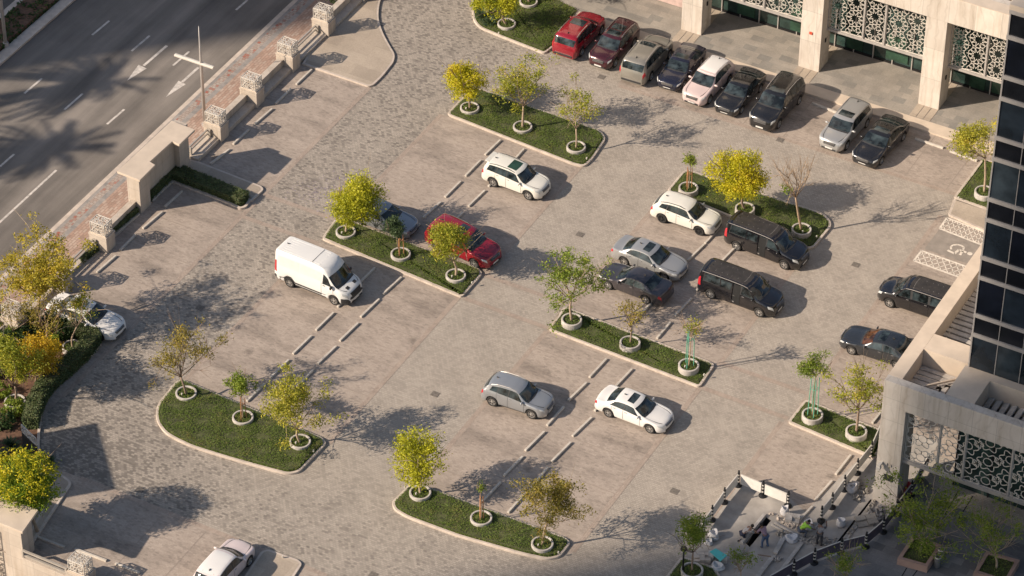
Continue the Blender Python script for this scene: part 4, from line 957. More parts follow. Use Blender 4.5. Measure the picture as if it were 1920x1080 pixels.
T = [
 # ring px, ground top, visible ring, planter label, tree args
 ((880.8, 200.5), .25, .16, 'under the yellow tree at the top middle', dict(label='yellow leaved round tree in the left planter of the top middle island', cpx=(874, 146), rx=44, rz=44, leaf='yellow', nleaf=3400, seed=1, fork=.4)),
 ((980, 236), .25, .18, 'in the middle of the top middle island', dict(label='airy yellow green tree in the middle of the top middle island', cpx=(983, 156), rx=47, rz=48, leaf='mix', nleaf=1700, seed=2, sparse=.5, bark='palebark', fork=.48, nlimb=9)),
 ((1080.4, 274), .25, .22, 'at the right end of the top middle island', dict(label='slim sparse tree at the right end of the top middle island', cpx=(1080, 207), rx=34, rz=44, leaf='mix', nleaf=620, seed=3, sparse=.6, bark='palebark', fork=.5, trunk_r=.055)),
 ((648.3, 433), .27, .18, 'under the big lime yellow tree', dict(label='big lime yellow tree above the white van', cpx=(662, 372), rx=56, rz=48, leaf='lime', nleaf=5600, seed=4, fork=.38, bark='palebark', lobes=12)),
 ((751.4, 474.5), .27, .2, 'around the staked blue green sapling', dict(label='blue green sapling tied to orange stakes in the island beside the white van', cpx=(741, 427), rx=19, rz=24, leaf='blue', nleaf=750, seed=5, size=.14, trunk_r=.035, fork=.7, nlimb=4, stakes=('stake', 3, 1.55, .2), lobes=4, clus=.14)),
 ((854.7, 514.7), .27, .2, 'at the right end of the island beside the red car', dict(label='green and yellow tree in front of the red car', cpx=(846, 457), rx=42, rz=40, leaf='mix', nleaf=2300, seed=6, bark='palebark', fork=.45, lobes=11)),
 ((1291, 351), .2, .36, 'around the thin staked sapling behind the white crossover', dict(label='thin staked sapling behind the white crossover', cpx=(1297, 297), rx=13, rz=22, leaf='green', nleaf=230, seed=7, size=.14, trunk_r=.03, fork=.7, nlimb=4, stakes=('stake', 3, 1.6, .22), lobes=3, clus=.12)),
 ((1397, 389.5), .2, .36, 'under the dense yellow tree behind the upper black van', dict(label='dense bright yellow tree behind the upper black van', cpx=(1383, 328), rx=54, rz=52, leaf='yellow', nleaf=5200, seed=8, fork=.35, lobes=12)),
 ((1503, 428.5), .2, .33, 'under the nearly bare tree', dict(label='nearly bare leaning tree with reddish twigs', cpx=(1492, 335), rx=34, rz=42, leaf='green', nleaf=0, seed=9, bark='twig', fork=.62, nlimb=9, twigs=5, bare=True, fork_px=(1492, 370))),
 ((1072, 598), .2, .36, 'under the open green tree right of the picture centre', dict(label='open green tree in the left planter of the island right of the picture centre', cpx=(1069, 521), rx=58, rz=50, leaf='green', nleaf=1500, seed=10, sparse=.6, fork=.5, nlimb=9, bark='palebark', size=.17)),
 ((1181.5, 641), .2, .34, 'under the small olive tree', dict(label='small olive leaved sapling in the middle planter below the dark grey sedan', cpx=(1185, 584), rx=22, rz=28, leaf='olive', nleaf=260, seed=11, sparse=.6, trunk_r=.045, fork=.5, nlimb=6)),
 ((1291.5, 683.5), .2, .36, 'around the tall sapling with green stakes in the middle island', dict(label='tall thin sapling with green stakes in the middle island', cpx=(1297, 612), rx=24, rz=26, leaf='mix', nleaf=120, seed=12, sparse=.6, trunk_r=.03, fork=.72, nlimb=6, bark='twig', stakes=('greenstake', 3, 2.9, .3), lobes=4)),
 ((349, 735.5), .28, .14, 'under the crooked tree at the lower left', dict(label='crooked airy tree on the lower left lawn', cpx=(341, 662), rx=54, rz=48, leaf='olive', nleaf=1000, seed=13, sparse=.65, fork=.42, nlimb=9, twigs=4, fork_px=(339, 707), lean=(.12, -.05, .0))),
 ((455.4, 781), .28, .16, 'around the staked pale green sapling', dict(label='pale green sapling with brown stakes on the lower left lawn', cpx=(451, 718), rx=29, rz=30, leaf='green', nleaf=700, seed=14, trunk_r=.035, fork=.6, nlimb=5, stakes=('stake', 3, 1.5, .2), lobes=6, clus=.15)),
 ((562.7, 826.4), .28, .16, 'under the yellow brown tree on the lower left lawn', dict(label='yellow brown round tree on the lower left lawn', cpx=(547, 767), rx=52, rz=52, leaf='yolive', nleaf=2700, seed=15, sparse=.3, fork=.38, lobes=11, bark='palebark')),
 ((788, 922), .26, .18, 'under the leafy green tree at the bottom middle', dict(label='leafy yellow green tree at the bottom middle', cpx=(782, 862), rx=52, rz=50, leaf='lime', nleaf=2900, seed=16, fork=.35, lobes=12, bark='palebark')),
 ((902.3, 969.7), .26, .18, 'around the stakes of the tiny sapling', dict(label='tiny sapling between three orange stakes at the bottom middle', cpx=(900, 912), rx=6, rz=14, leaf='green', nleaf=90, seed=17, size=.12, trunk_r=.03, fork=.8, nlimb=3, stakes=('stake', 3, 1.7, .13), lobes=2, clus=.09)),
 ((1017, 1018), .26, .18, 'under the olive brown tree at the bottom middle', dict(label='olive brown leaning tree at the right end of the bottom island', cpx=(1034, 943), rx=50, rz=48, leaf='olive', nleaf=2300, seed=18, sparse=.4, fork=.52, lobes=11, bark='palebark')),
 ((1523.7, 776), .2, .36, 'around the feathery sapling with green stakes', dict(label='feathery flat topped sapling with green stakes beside the terrace', cpx=(1530, 684), rx=32, rz=20, leaf='green', nleaf=900, seed=19, size=.13, trunk_r=.035, fork=.8, nlimb=6, bark='twig', stakes=('greenstake', 4, 2.9, .3), lobes=7, clus=.15)),
 ((1606, 807), .2, .38, 'under the thin yellow green tree by the terrace column', dict(label='thin yellow green tree by the terrace corner column', cpx=(1614, 728), rx=44, rz=46, leaf='mix', nleaf=1100, seed=20, sparse=.6, fork=.5, nlimb=8)),
 ((1846, 358), .2, .36, 'under the yellow tree beside the glass tower', dict(label='yellow tree with a forked pale trunk beside the glass tower', cpx=(1828, 268), rx=40, rz=42, leaf='yolive', nleaf=1900, seed=21, sparse=.4, fork=.55, bark='palebark', fork_px=(1847, 297))),
 ((950, 43), .27, .18, 'in the bright green ground cover left of the red car', dict(label='yellow green leaning tree cut by the top picture edge', cpx=(930, 2), rx=44, rz=26, leaf='lime', nleaf=1500, seed=22, fork=.4, bark='palebark')),
 ((991, 1.5), .27, .18, 'cut by the top picture edge', dict(label='tree above the top picture edge whose trunk stands in the cut planter', cpx=(995, -70), rx=44, rz=44, leaf='mix', nleaf=1500, seed=23, fork=.5)),
 ((136, 648.6), .1, .3, 'between the hedge and the left white car', dict(label='slim green tree in the ring planter in front of the left white car', cpx=(150, 582), rx=34, rz=32, leaf='mix', nleaf=420, seed=26, fork=.55, bark='palebark', trunk_r=.05)),
 ((28, 751), .1, .3, 'in the shade of the shrub bed at the left edge', dict(label='green and yellow tree in the shaded planter at the left edge', cpx=(28, 680), rx=46, rz=44, leaf='mix', nleaf=2300, seed=27, fork=.4)),
 ((1297.8, 1067.5), .22, .34, 'at the bottom edge beside the black lamp post', dict(label='small green tree at the bottom edge beside the black lamp post', cpx=(1301, 1003), rx=32, rz=32, leaf='green', nleaf=1000, seed=31, fork=.5, trunk_r=.05)),
]
BASES = {}
for px, zt, h, pl, kw in T:
    c = planter(px, zt, h, PG+pl); BASES[kw['seed']] = c
    tree(base=c, group='young trees in ring planters', **kw)
# green shoots left low on the nearly bare tree
tr = [o for o in COL.objects if o.get('label') == 'nearly bare leaning tree with reddish twigs'][0]
p0 = over(BASES[9], (1474, 353))-BASES[9]; P = p0+RNG.normal(0, .2, (120, 3)); V, F = leaf_quads(P, .15); mesh_obj('crown', fast_mesh('crown', V, F, LEAF['green']), tr)
for s, w in ((1, 'the yellow tree at the top middle'), (4, 'the big lime yellow tree'), (6, 'the tree in front of the red car'), (13, 'the crooked tree at the lower left'), (15, 'the yellow brown tree at the lower left'), (16, 'the leafy green tree at the bottom middle'), (18, 'the olive brown tree at the bottom middle'), (12, 'the tall sapling with green stakes'), (9, 'the nearly bare tree')):
    uplight(BASES[s]+np.array([-.12 if s != 9 else .2, -.28, 0]), 'small white spotlight in the planter of '+w)
for p, w in (((1100, 299), 'near the right tip of the top middle island'), ((885, 532), 'near the right tip of the island by the red car'), ((1531, 446), 'near the right tip of the island behind the black van'), ((322, 728), 'at the left corner of the lower left lawn'), ((588, 848), 'near the right tip of the lower left lawn'), ((759, 916), 'at the left end of the bottom middle island'), ((1047, 1038), 'near the right tip of the bottom middle island'), ((935, 64), 'at the kerb of the top ground cover'), ((1320, 705), 'near the right tip of the middle island'), ((1797, 373), 'at the corner of the triangle by the tower'), ((530, 1046), 'on the raised pavement beside the bottom left car')):
    uplight(G(p[0], p[1], .14 if p[0] == 530 else .27), 'small white spotlight '+w)
# trees of the shrub bed and the plaza
tree('tall yellow brown tree with a pale trunk at the left edge', G(65, 616, .06), (76, 498), 74, 58, 'amber', 3900, 24, .17, 'palebark', .1, nlimb=11, fork_px=(74, 556), sparse=.25, lobes=16)
tree('pinkish many stemmed tree left of the ring planter by the left white car', G(82, 655, .06), (95, 590), 36, 30, 'olive', 420, 25, .14, 'twig', .06, nlimb=7, fork=.45, sparse=.5)
tree('golden orange tree in the shrub bed at the left', G(66, 715, .06), (66, 672), 46, 38, 'gold', 2200, 32, .17, 'bark', .05, fork=.4, lobes=11)
tree('pale sparse tree behind the railing at the left edge', G(22, 640, .06), (28, 588), 40, 40, 'olive', 420, 33, .13, 'bark', .045, nlimb=5, twigs=1, fork=.4, sparse=.5)
c28 = np.array([-13.0, -32.45, .1]); tree('round tree turning yellow on top at the lower left corner', c28, (42, 912), 57, 52, 'fresh', 6000, 28, .16, 'palebark', .09, fork=.55, lobes=16)
t28 = [o for o in COL.objects if o.get('label', '').startswith('round tree turning yellow')][0]; tp = over(c28, (42, 912))-c28; d = RNG.normal(size=(2600, 3)); d /= np.linalg.norm(d, axis=1)[:, None]; d[:, 2] = np.abs(d[:, 2])*.85+.25
K = d[RNG.integers(0, 90, 2600)]*np.array([2.0, 2.0, 1.9])*RNG.uniform(.8, 1.0, (2600, 1))+RNG.normal(0, .16, (2600, 3)); V, F = leaf_quads(tp+K, .16, .25, .42); mesh_obj('crown', fast_mesh('crown', V, F, LEAF['yellow']), t28)
def box_planter(px, z, h, label):
    p = [G(x, y, h) for x, y in px]; c = sum(p)/4; e = MB()
    poly = [(q[0]-c[0], q[1]-c[1]) for q in p]; n = 4; inn = inset(poly, .2)
    e.add([(q[0], q[1], 0) for q in poly]+[(q[0], q[1], h) for q in poly]+[(q[0], q[1], h) for q in inn]+[(q[0], q[1], h-.2) for q in inn], [(r*4+i, r*4+(i+1) % 4, (r+1)*4+(i+1) % 4, (r+1)*4+i) for r in range(3) for i in range(4)])
    o = e.build('box_planter', plain('terracotta_stone', (.36, .235, .185), .8, var=.12, scale=2.), fix=True); o.location = (c[0], c[1], 0); tag(o, label, 'planter')
    b = MB(); b.prism(inn, .02, h-.12); b.build('soil', MT['grassbase'], o)
    P = scatter_poly(inn, 200); V, F = leaf_quads(np.c_[P, np.full(len(P), h-.1)+RNG.uniform(-.03, .06, len(P))], .1); mesh_obj('planting', fast_mesh('planting', V, F, MT['grass']), o)
    return np.array([c[0], c[1], h-.1])
c = box_planter([(1682.5, 1046.7), (1739, 1062.5), (1766.7, 1021.7), (1712, 1003)], 0, .5, 'square terracotta stone planter on the shaded lower plaza')
tree('spreading olive green tree in the square planter on the shaded plaza', c, (1742, 981), 70, 62, 'green', 2000, 29, .16, 'palebark', .07, nlimb=10, sparse=.4, fork=.4, lobes=14)
c = box_planter([(1826, 1072), (1888, 1092), (1912, 1050), (1850, 1032)], 0, .5, 'second terracotta planter cut by the bottom right picture edge')
tree('sparse pale tree over the planter at the bottom right', c, (1855, 1000), 54, 54, 'green', 850, 30, .15, 'palebark', .06, nlimb=10, sparse=.6, fork=.4)
tree('small sparse sapling at the bottom edge of the works', G(1392, 1096), (1386, 1048), 20, 20, 'green', 200, 34, .14, 'palebark', .035, fork=.5, sparse=.6)
tree('sparse sapling in front of the dark barriers', G(1590, 1108), (1585, 1058), 30, 30, 'green', 330, 35, .14, 'palebark', .035, fork=.5, sparse=.6)
tree('tree behind the glass tower with one yellow sprig showing', G(1890, 290, .1), (1886, 226), 20, 24, 'yellow', 500, 36, .16, 'palebark', .05, fork=.5)
# shrubs: many small rosettes and bushes, each its own plant
def shrub(label, px, r, h, leaf, n, seed, size=.15, z=.06, blade=False):
    rg = np.random.default_rng(seed); c = G(px[0], px[1], z); o = None
    if blade:
        V = []; F = []
        for k in range(n):
            t = rg.uniform(0, 6.283); el = rg.uniform(.25, 1.3); L = r*rg.uniform(.7, 1.1); d = np.array([math.cos(t)*math.cos(el), math.sin(t)*math.cos(el), math.sin(el)])
            s = np.array([-math.sin(t), math.cos(t), 0])*.045; a = np.array([0, 0, .02]); m = d*L*.55+np.array([0, 0, .04]); q = d*L+np.array([0, 0, -.1*L])
            i = len(V); V += [a-s*.6, a+s*.6, m+s, m-s, q, q]; F += [(i, i+1, i+2, i+3), (i+3, i+2, i+4, i+5)]
        b = MB(); b.add(V, F); o = b.build('rosette_plant', LEAF[leaf])
    else:
        K = rg.normal(size=(max(5, n//22), 3)); K /= np.linalg.norm(K, axis=1)[:, None]; K *= (rg.uniform(.4, 1, len(K))**.5)[:, None]*np.array([r, r, h*.5]); K[:, 2] += h*.5
        P = K[rg.integers(0, len(K), n)]+rg.normal(0, .09, (n, 3)); P = P[P[:, 2] > .0]
        V, F = leaf_quads(P, size, .2, .5, rg); o = mesh_obj('shrub', fast_mesh('shrub', V, F, LEAF[leaf]))
    o.location = c; tag(o, label, 'plant'); return o
SH = [((14, 652), .75, .9, 'dark', 700), ((46, 640), .7, .9, 'dark', 650), ((-8, 700), .8, .9, 'dark', 700), ((106, 610), .7, 1.0, 'dark', 600), ((52, 612), .7, .9, 'dark', 600), ((100, 650), .5, .6, 'green', 320), ((20, 700), .6, .7, 'green', 420), ((0, 742), .6, .7, 'green', 420), ((26, 776), .6, .8, 'green', 420), ((8, 800), .6, .8, 'dark', 480), ((60, 690), .6, .7, 'gold', 420), ((30, 625), .6, .8, 'green', 400), ((-4, 620), .7, .9, 'dark', 500), ((118, 636), .45, .7, 'dark', 320)]
SLAB = ['broad dark shrub at the left edge behind the golden tree', 'dark glossy shrub under the pale trunk of the tall tree', 'dark shrub cut by the left picture edge', 'dark shrub pressed against the left white car', 'dark shrub under the railing at the left', 'small bright shrub left of the clipped hedge top', 'green shrub left of the golden tree', 'green shrub below the shaded planter tree at the left edge', 'pale green shrub in front of the shaded planter', 'dark low shrub under the pale green one at the left edge', 'low golden shrub beside the golden orange tree', 'green shrub behind the golden orange tree', 'dark shrub beside the railing at the left picture edge', 'narrow dark shrub between the ring planter and the white car']
for k, ((px, r, h, lf, n), lb) in enumerate(zip(SH, SLAB)): shrub(lb, px, r*1.2, h*1.1, lf, int(n*1.9), 100+k, .16)
for k, (px, r, lb) in enumerate((((20, 838), .8, 'spiky dark rosette plant left in the shaded bed'), ((48, 852), .8, 'spiky dark rosette plant in the middle of the shaded bed'), ((92, 868), .6, 'spiky rosette plant by the raised pavement at the lower left'), ((8, 862), .8, 'spiky dark rosette plant cut by the left edge'), ((905, 34), .85, 'large spiky rosette plant left of the leaning tree at the top'), ((918, 46), .7, 'spiky rosette plant nearest the curved kerb at the top'), ((925, 28), .8, 'spiky rosette plant behind the others at the top'))):
    shrub(lb, px, r, 1, 'agave', 110, 140+k, blade=True, z=.15)
shrub('yellow green bush at the top beside the spiky plants', (903, 16), .8, .8, 'lime', 600, 160, .15, .15)
shrub('dark green bush at the top picture edge above the spiky plants', (920, 4), .8, .9, 'dark', 600, 161, .15, .15)
shrub('small dark bush at the top edge beside the boundary wall', (628, 2), .6, .6, 'dark', 350, 162, .14, 0)
# palms across the road: only their shadows reach the picture
def palm(pxs, h, seed, label):
    s = G(pxs[0], pxs[1], ZR); b0 = s-SDIR*h/math.tan(SUN_EL); b0[2] = ZR-.13; rg = np.random.default_rng(seed)
    e = empty('palm_tree', b0); tag(e, label, 'tree', 'palms beyond the road')
    b = MB(); b.tube([(0, 0, 0), (.1, 0, h*.5), (0, 0, h)], [.22, .19, .17], 8); b.build('trunk', MT['bark'], e)
    V = []; F = []
    for k in range(85):
        t = rg.uniform(0, 6.283); el = rg.uniform(-.7, 1.2); L = rg.uniform(2.4, 3.7); pts = []
        for i in range(9):
            u = i/8; r = L*u*math.cos(el*(1-u*.4)); z = h+L*u*math.sin(el)-1.5*u*u; pts.append(np.array([r*math.cos(t), r*math.sin(t), z]))
        s_ = np.array([-math.sin(t), math.cos(t), 0])
        for i in range(1, 9):
            for sd in (-1, 1):
                for w in (0, .5):
                    p = pts[i-1]*(1-w)+pts[i]*w; q = p+s_*sd*.7*(1-.5*i/9)+(pts[i]-pts[i-1])*.6+np.array([0, 0, -.15]); dd = (pts[i]-pts[i-1])*.22
                    j = len(V); V += [p-dd, p+dd, q, q]; F.append((j, j+1, j+2, j+3))
    b = MB(); b.add(V, F); b.build('crown', LEAF['dark'], e)
palm((165, 152), 17., 5, 'palm beyond the road whose shadow crosses the two arrows'); palm((72, 278), 17., 6, 'palm beyond the road whose shadow lies at the left edge'); 
# ------------------------------------------------------------------ vehicles
def pchip(pts):
    X = np.array([p[0] for p in pts]); Y = np.array([p[1] for p in pts]); h = np.diff(X); d = np.diff(Y)/h; m = np.zeros(len(X))
    m[0], m[-1] = d[0], d[-1]
    for i in range(1, len(X)-1):
        if d[i-1]*d[i] > 0: w1 = 2*h[i]+h[i-1]; w2 = h[i]+2*h[i-1]; m[i] = (w1+w2)/(w1/d[i-1]+w2/d[i])
    def f(s):
        i = int(np.clip(np.searchsorted(X, s)-1, 0, len(h)-1)); t = (s-X[i])/h[i]
        return (1+2*t)*(1-t)**2*Y[i]+t*(1-t)**2*h[i]*m[i]+t*t*(3-2*t)*Y[i+1]+t*t*(t-1)*h[i]*m[i+1]
    return f
KIND = {
 'suv': dict(L=4.65, W=1.84, H=1.70, wb=2.72, fo=.90, r=.355, sill=.27, tum=.26,
   top=[(0, .50), (.006, .66), (.02, .84), (.05, .95), (.13, 1.02), (.25, 1.09), (.275, 1.12), (.41, 1.58), (.45, 1.65), (.56, 1.695), (.70, 1.70), (.86, 1.66), (.905, 1.61), (.925, 1.55), (.972, 1.12), (.985, .98), (.995, .80), (1, .62)],
   belt=[(0, .48), (.02, .74), (.06, .88), (.26, 1.03), (.5, 1.07), (.9, 1.12), (.965, 1.04), (.985, .9), (1, .6)],
   wind=(.287, .405), rear=(.925, .968), roof=(.43, .89), cowl=.275,
   side=[[(.325, 4.35), (.425, 6.75), (.552, 6.8), (.56, 4.35)], [(.575, 4.35), (.567, 6.8), (.715, 6.8), (.735, 4.4)], [(.75, 4.45), (.732, 6.8), (.855, 6.7), (.895, 4.7)]], doors=[(.315, .565), (.572, .745)]),
 'sedan': dict(L=4.75, W=1.83, H=1.44, wb=2.80, fo=.88, r=.33, sill=.22, tum=.40,
   top=[(0, .44), (.006, .56), (.02, .70), (.06, .79), (.15, .86), (.27, .94), (.295, .975), (.43, 1.33), (.47, 1.395), (.56, 1.44), (.65, 1.425), (.71, 1.37), (.83, 1.10), (.86, 1.055), (.95, 1.03), (.975, .97), (.99, .80), (1, .55)],
   belt=[(0, .42), (.02, .62), (.06, .72), (.27, .88), (.5, .93), (.82, .98), (.95, .95), (.98, .85), (1, .53)],
   wind=(.305, .428), rear=(.715, .825), roof=(.45, .70), cowl=.295,
   side=[[(.345, 4.4), (.445, 6.7), (.553, 6.75), (.565, 4.35)], [(.578, 4.35), (.567, 6.75), (.675, 6.65), (.735, 4.5)], [(.747, 4.6), (.69, 6.55), (.705, 6.4), (.775, 4.75)]], doors=[(.33, .57), (.577, .735)]),
 'cross': dict(L=4.45, W=1.79, H=1.60, wb=2.63, fo=.90, r=.345, sill=.26, tum=.32,
   top=[(0, .48), (.006, .62), (.02, .78), (.05, .88), (.13, .95), (.26, 1.02), (.285, 1.05), (.42, 1.47), (.46, 1.545), (.56, 1.595), (.68, 1.59), (.83, 1.52), (.88, 1.45), (.955, 1.10), (.975, .98), (.992, .78), (1, .58)],
   belt=[(0, .46), (.02, .69), (.06, .82), (.27, .96), (.5, 1.01), (.88, 1.08), (.95, 1.03), (.98, .88), (1, .56)],
   wind=(.296, .418), rear=(.885, .95), roof=(.44, .86), cowl=.285,
   side=[[(.335, 4.35), (.435, 6.75), (.55, 6.8), (.562, 4.35)], [(.576, 4.35), (.565, 6.8), (.71, 6.75), (.73, 4.4)], [(.745, 4.5), (.727, 6.7), (.815, 6.5), (.85, 4.8)]], doors=[(.32, .566), (.573, .74)]),
 'mpv': dict(L=5.20, W=1.92, H=1.91, wb=3.30, fo=.93, r=.345, sill=.25, tum=.17,
   top=[(0, .55), (.006, .72), (.02, .92), (.05, 1.03), (.12, 1.13), (.185, 1.20), (.205, 1.24), (.315, 1.72), (.35, 1.83), (.42, 1.89), (.60, 1.91), (.90, 1.885), (.955, 1.85), (.97, 1.79), (.992, 1.25), (.997, 1.0), (1, .75)],
   belt=[(0, .53), (.02, .82), (.06, .95), (.19, 1.10), (.4, 1.16), (.95, 1.2), (.985, 1.1), (1, .72)],
   wind=(.213, .315), rear=(.962, .988), roof=(.36, .945), cowl=.205,
   side=[[(.255, 4.35), (.33, 6.6), (.415, 6.75), (.425, 4.3)], [(.45, 4.3), (.445, 6.75), (.635, 6.75), (.64, 4.3)], [(.67, 4.3), (.665, 6.75), (.90, 6.75), (.915, 4.35)]], doors=[(.245, .43), (.437, .655)]),
 'van': dict(L=5.53, W=2.06, H=2.50, wb=3.30, fo=1.02, r=.345, sill=.30, tum=.10,
   top=[(0, .60), (.006, .82), (.02, 1.02), (.05, 1.14), (.10, 1.24), (.135, 1.30), (.15, 1.34), (.255, 1.98), (.285, 2.20), (.33, 2.38), (.40, 2.47), (.52, 2.50), (.90, 2.49), (.965, 2.46), (.985, 2.36), (.996, 1.5), (1, .8)],
   belt=[(0, .58), (.02, .88), (.06, 1.03), (.14, 1.19), (.22, 1.27), (.4, 1.32), (.97, 1.34), (.99, 1.2), (1, .75)],
   wind=(.157, .258), rear=(.988, .995), roof=(.33, .96), cowl=.15,
   side=[[(.20, 4.3), (.262, 6.3), (.325, 6.3), (.335, 4.05)]], doors=[(.19, .345)]),
}
def wheel_meshes(r, dark=False):
    key = (r, dark)
    if key in wheel_meshes.c: return wheel_meshes.c[key]
    b = MB(); w = .11; p = [(r*.66, -w), (r*.93, -w), (r, -w*.7), (r, w*.7), (r*.93, w), (r*.66, w)]
    b.lathe(p, 26, axis='y', closed=True); ty = b.mesh('tyre', MT['tyre'], True)
    b = MB(); b.lathe([(r*.68, -w*.8), (r*.68, w*.85), (r*.6, w*.9), (r*.6, w*.5), (0.001, w*.35)], 24, axis='y', mi=1)
    for k in range(5):
        t = 2*math.pi*k/5; R = Matrix.Rotation(-t, 3, 'Y')
        for s in (-1, 1):
            b.box(R@Vector((r*.36, w*.62, s*r*.075)), (r*.56, w*.5, r*.1), 0, 0, R@Matrix.Rotation(-s*.16, 3, 'Y'))
    b.lathe([(r*.66, w*.98), (r*.6, w*1.0), (r*.58, w*.8)], 24, axis='y'); b.lathe([(r*.17, w*.5), (r*.15, w*1.0), (.001, w*1.03)], 12, axis='y')
    rim = b.mesh('rim', [MT['darkrim' if dark else 'rim'], MT['plastic']])
    wheel_meshes.c[key] = (ty, rim); return ty, rim
wheel_meshes.c = {}
GRPV = None
def car(name, label, cat, kind, paint, rear, front, side, L=None, W=None, H=None, wb=None, group=None, roof=None, sunroof=None, rails=None, darkrim=False, hood=None, grille='plastic', chrome=True, extra=None, cladding=None, spoiler=False, glass='carglass', sunmat=None, dirn=None, screen=None):
    K = dict(KIND[kind]); W = W or K['W']; Href = K['H']; H = H or Href; hs = H/Href; wb = wb or K['wb']; L = L or K['L']; r = K['r']; W2 = W/2
    fo = K['fo']*L/K['L']; xf = wb/2+fo; sill = K['sill']; tum = K['tum']
    ft, fb = pchip(K['top']), pchip(K['belt'])
    pr, pf = G(*rear), G(*front); d = pf-pr; ang = math.atan2(d[1], d[0]) if dirn is None else dirn; dv = np.array([math.cos(ang), math.sin(ang), 0])
    nl = np.array([-dv[1], dv[0], 0])                # left of the car
    mid = (pr+pf)/2+nl*(W2-.06)*(1 if side == 'R' else -1)
    e = empty(name, mid, ang); tag(e, label, cat, group)
    def half(s):
        w = W2
        if s < .13: w *= 1-.36*((.13-s)/.13)**2.4
        if s > .91: w *= 1-.20*((s-.91)/.09)**2.4
        return w
    def z0(s):
        x = xf-s*L; z = sill
        if s < .03: z = sill+.02
        ra = r+.055
        for xw in (wb/2, -wb/2):
            if abs(x-xw) < ra: z = max(z, r+math.sqrt(ra*ra-(x-xw)**2))
        return z
    def section(s):
        zt, zb, w, zl = ft(s)*hs, fb(s)*hs, half(s), z0(s)
        zb = min(zb, zt-.01); zl = min(zl, zb-.08); dz = zt-zb; cab = min(1, max(0, (dz-.12)/.3))
        E = w*.962-tum*dz-.05*(1-cab)-.02; ez = zb+dz*(.60 if cab == 0 else .60+.30*cab)
        P = [(w*.93, zl), (w*.988, zl+.14*(zb-zl)), (w, zl+.45*(zb-zl)), (w*.995, zl+.8*(zb-zl)), (w*.962, zb)]
        for t in (1/3, 2/3, 1): P.append((w*.962+(E-w*.962)*t, zb+(ez-zb)*(t if cab else t**.7)))
        P += [(E-.075-.05*(1-cab), zt-.022-.02*(1-cab)), (E*.52, zt-.006), (0, zt)]
        return P
    cache = {}
    def S(s, v):
        k = round(s, 5)
        if k not in cache: cache[k] = section(s)
        P = cache[k]; i = min(int(v), 9); t = v-i
        y, z = P[i][0]*(1-t)+P[i+1][0]*t, P[i][1]*(1-t)+P[i+1][1]*t; x = xf-s*L
        if v > 7:                                     # screens and noses bow outwards across the car
            q = 1-(y/max(.05, P[7][0]))**2
            x += q*((.05+.09*min(1, s/.2))*max(0., min(1., (.52-s)/.12)) - .07*max(0., min(1., (s-.66)/.12)))*(0 if kind == 'van' and s > .5 else 1)
        return Vector((x, y, z))
    def N(s, v):
        a = S(min(1, s+.004), v)-S(max(0, s-.004), v); c = S(s, min(10, v+.06))-S(s, max(0, v-.06)); n = a.cross(c)
        return n.normalized() if n.length > 1e-9 else Vector((0, 0, 1))
    # body
    st = sorted(set([0, .003, .006, .012, .02, .03, .042, .055]+list(np.linspace(.07, .94, 50))+[.95, .96, .97, .98, .988, .994, 1.]+[K['cowl']]+[(xf-xw-sg*(r+.0545))/L for xw in (wb/2, -wb/2) for sg in (-1, 1)]))
    V = []; n = len(st); F = []; MI = []
    vs = [0, 1, 2, 3, 4, 5, 6, 7, 7.5, 8, 9, 10]; m = len(vs)
    for s in st: V += [tuple(S(s, v)) for v in vs]
    for i in range(n-1):
        for j in range(m-1): F.append((i*m+j, i*m+j+1, (i+1)*m+j+1, (i+1)*m+j))
    off = len(V); V += [(x, -y, z) for x, y, z in V]
    F += [tuple(off+k for k in f[::-1]) for f in F]
    F.append(tuple(list(range(m))+[off+k for k in range(m-2, -1, -1)])[::-1]); F.append(tuple([(n-1)*m+k for k in range(m)]+[off+(n-1)*m+k for k in range(m-2, -1, -1)]))
    b = MB(); b.add(V, F); me = b.mesh('body', paint); bm = bmesh.new(); bm.from_mesh(me); bmesh.ops.remove_doubles(bm, verts=bm.verts, dist=.0008); bmesh.ops.recalc_face_normals(bm, faces=bm.faces); bm.to_mesh(me); bm.free()
    me.polygons.foreach_set('use_smooth', [True]*len(me.polygons)); me.update()
    body = mesh_obj('body', me, e); body.modifiers.new('edges', 'EDGE_SPLIT').split_angle = math.radians(38)
    # dark pan and wheel wells
    b = MB(); b.bx(xf-L*.965, xf-L*.035, -W2*.80, W2*.80, .2, .62*hs)
    for xw in (wb/2, -wb/2):
        b.bx(xw-r-.05, xw+r+.05, -W2*.86, W2*.86, .25, r*1.95)
    b.build('underbody', MT['plastic'], e)
    def grid(Pf, nu, nv, nm, mt, par=e, mirror=False, sym=False):
        b = MB()
        def one(sg):
            V = [Pf(i/nu, j/nv) for i in range(nu+1) for j in range(nv+1)]; V = [(p[0], p[1]*sg, p[2]) for p in V]
            F = [(i*(nv+1)+j, i*(nv+1)+j+1, (i+1)*(nv+1)+j+1, (i+1)*(nv+1)+j) for i in range(nu) for j in range(nv)]
            b.add(V, [f if sg > 0 else f[::-1] for f in F])
        one(1)
        if sym: one(-1)
        o = b.build(nm, mt, par, smooth=True)
        if mirror: o2 = o.copy(); o2.data = o.data.copy(); COL.objects.link(o2); o2.parent = par; o2.data.transform(Matrix.Scale(-1, 4, (0, 1, 0))); o2.data.flip_normals()
        return o
    def patch(q, nm, mt, o=.007, nu=6, nv=3, par=e, mirror=True):
        (s0, v0), (s1, v1), (s2, v2), (s3, v3) = q     # low front, high front, high rear, low rear
        def Pf(u, v):
            s = (s0*(1-u)+s3*u)*(1-v)+(s1*(1-u)+s2*u)*v; vv = (v0*(1-u)+v3*u)*(1-v)+(v1*(1-u)+v2*u)*v
            return S(s, vv)+N(s, vv)*o
        return grid(Pf, nu, nv, nm, mt, par, mirror)
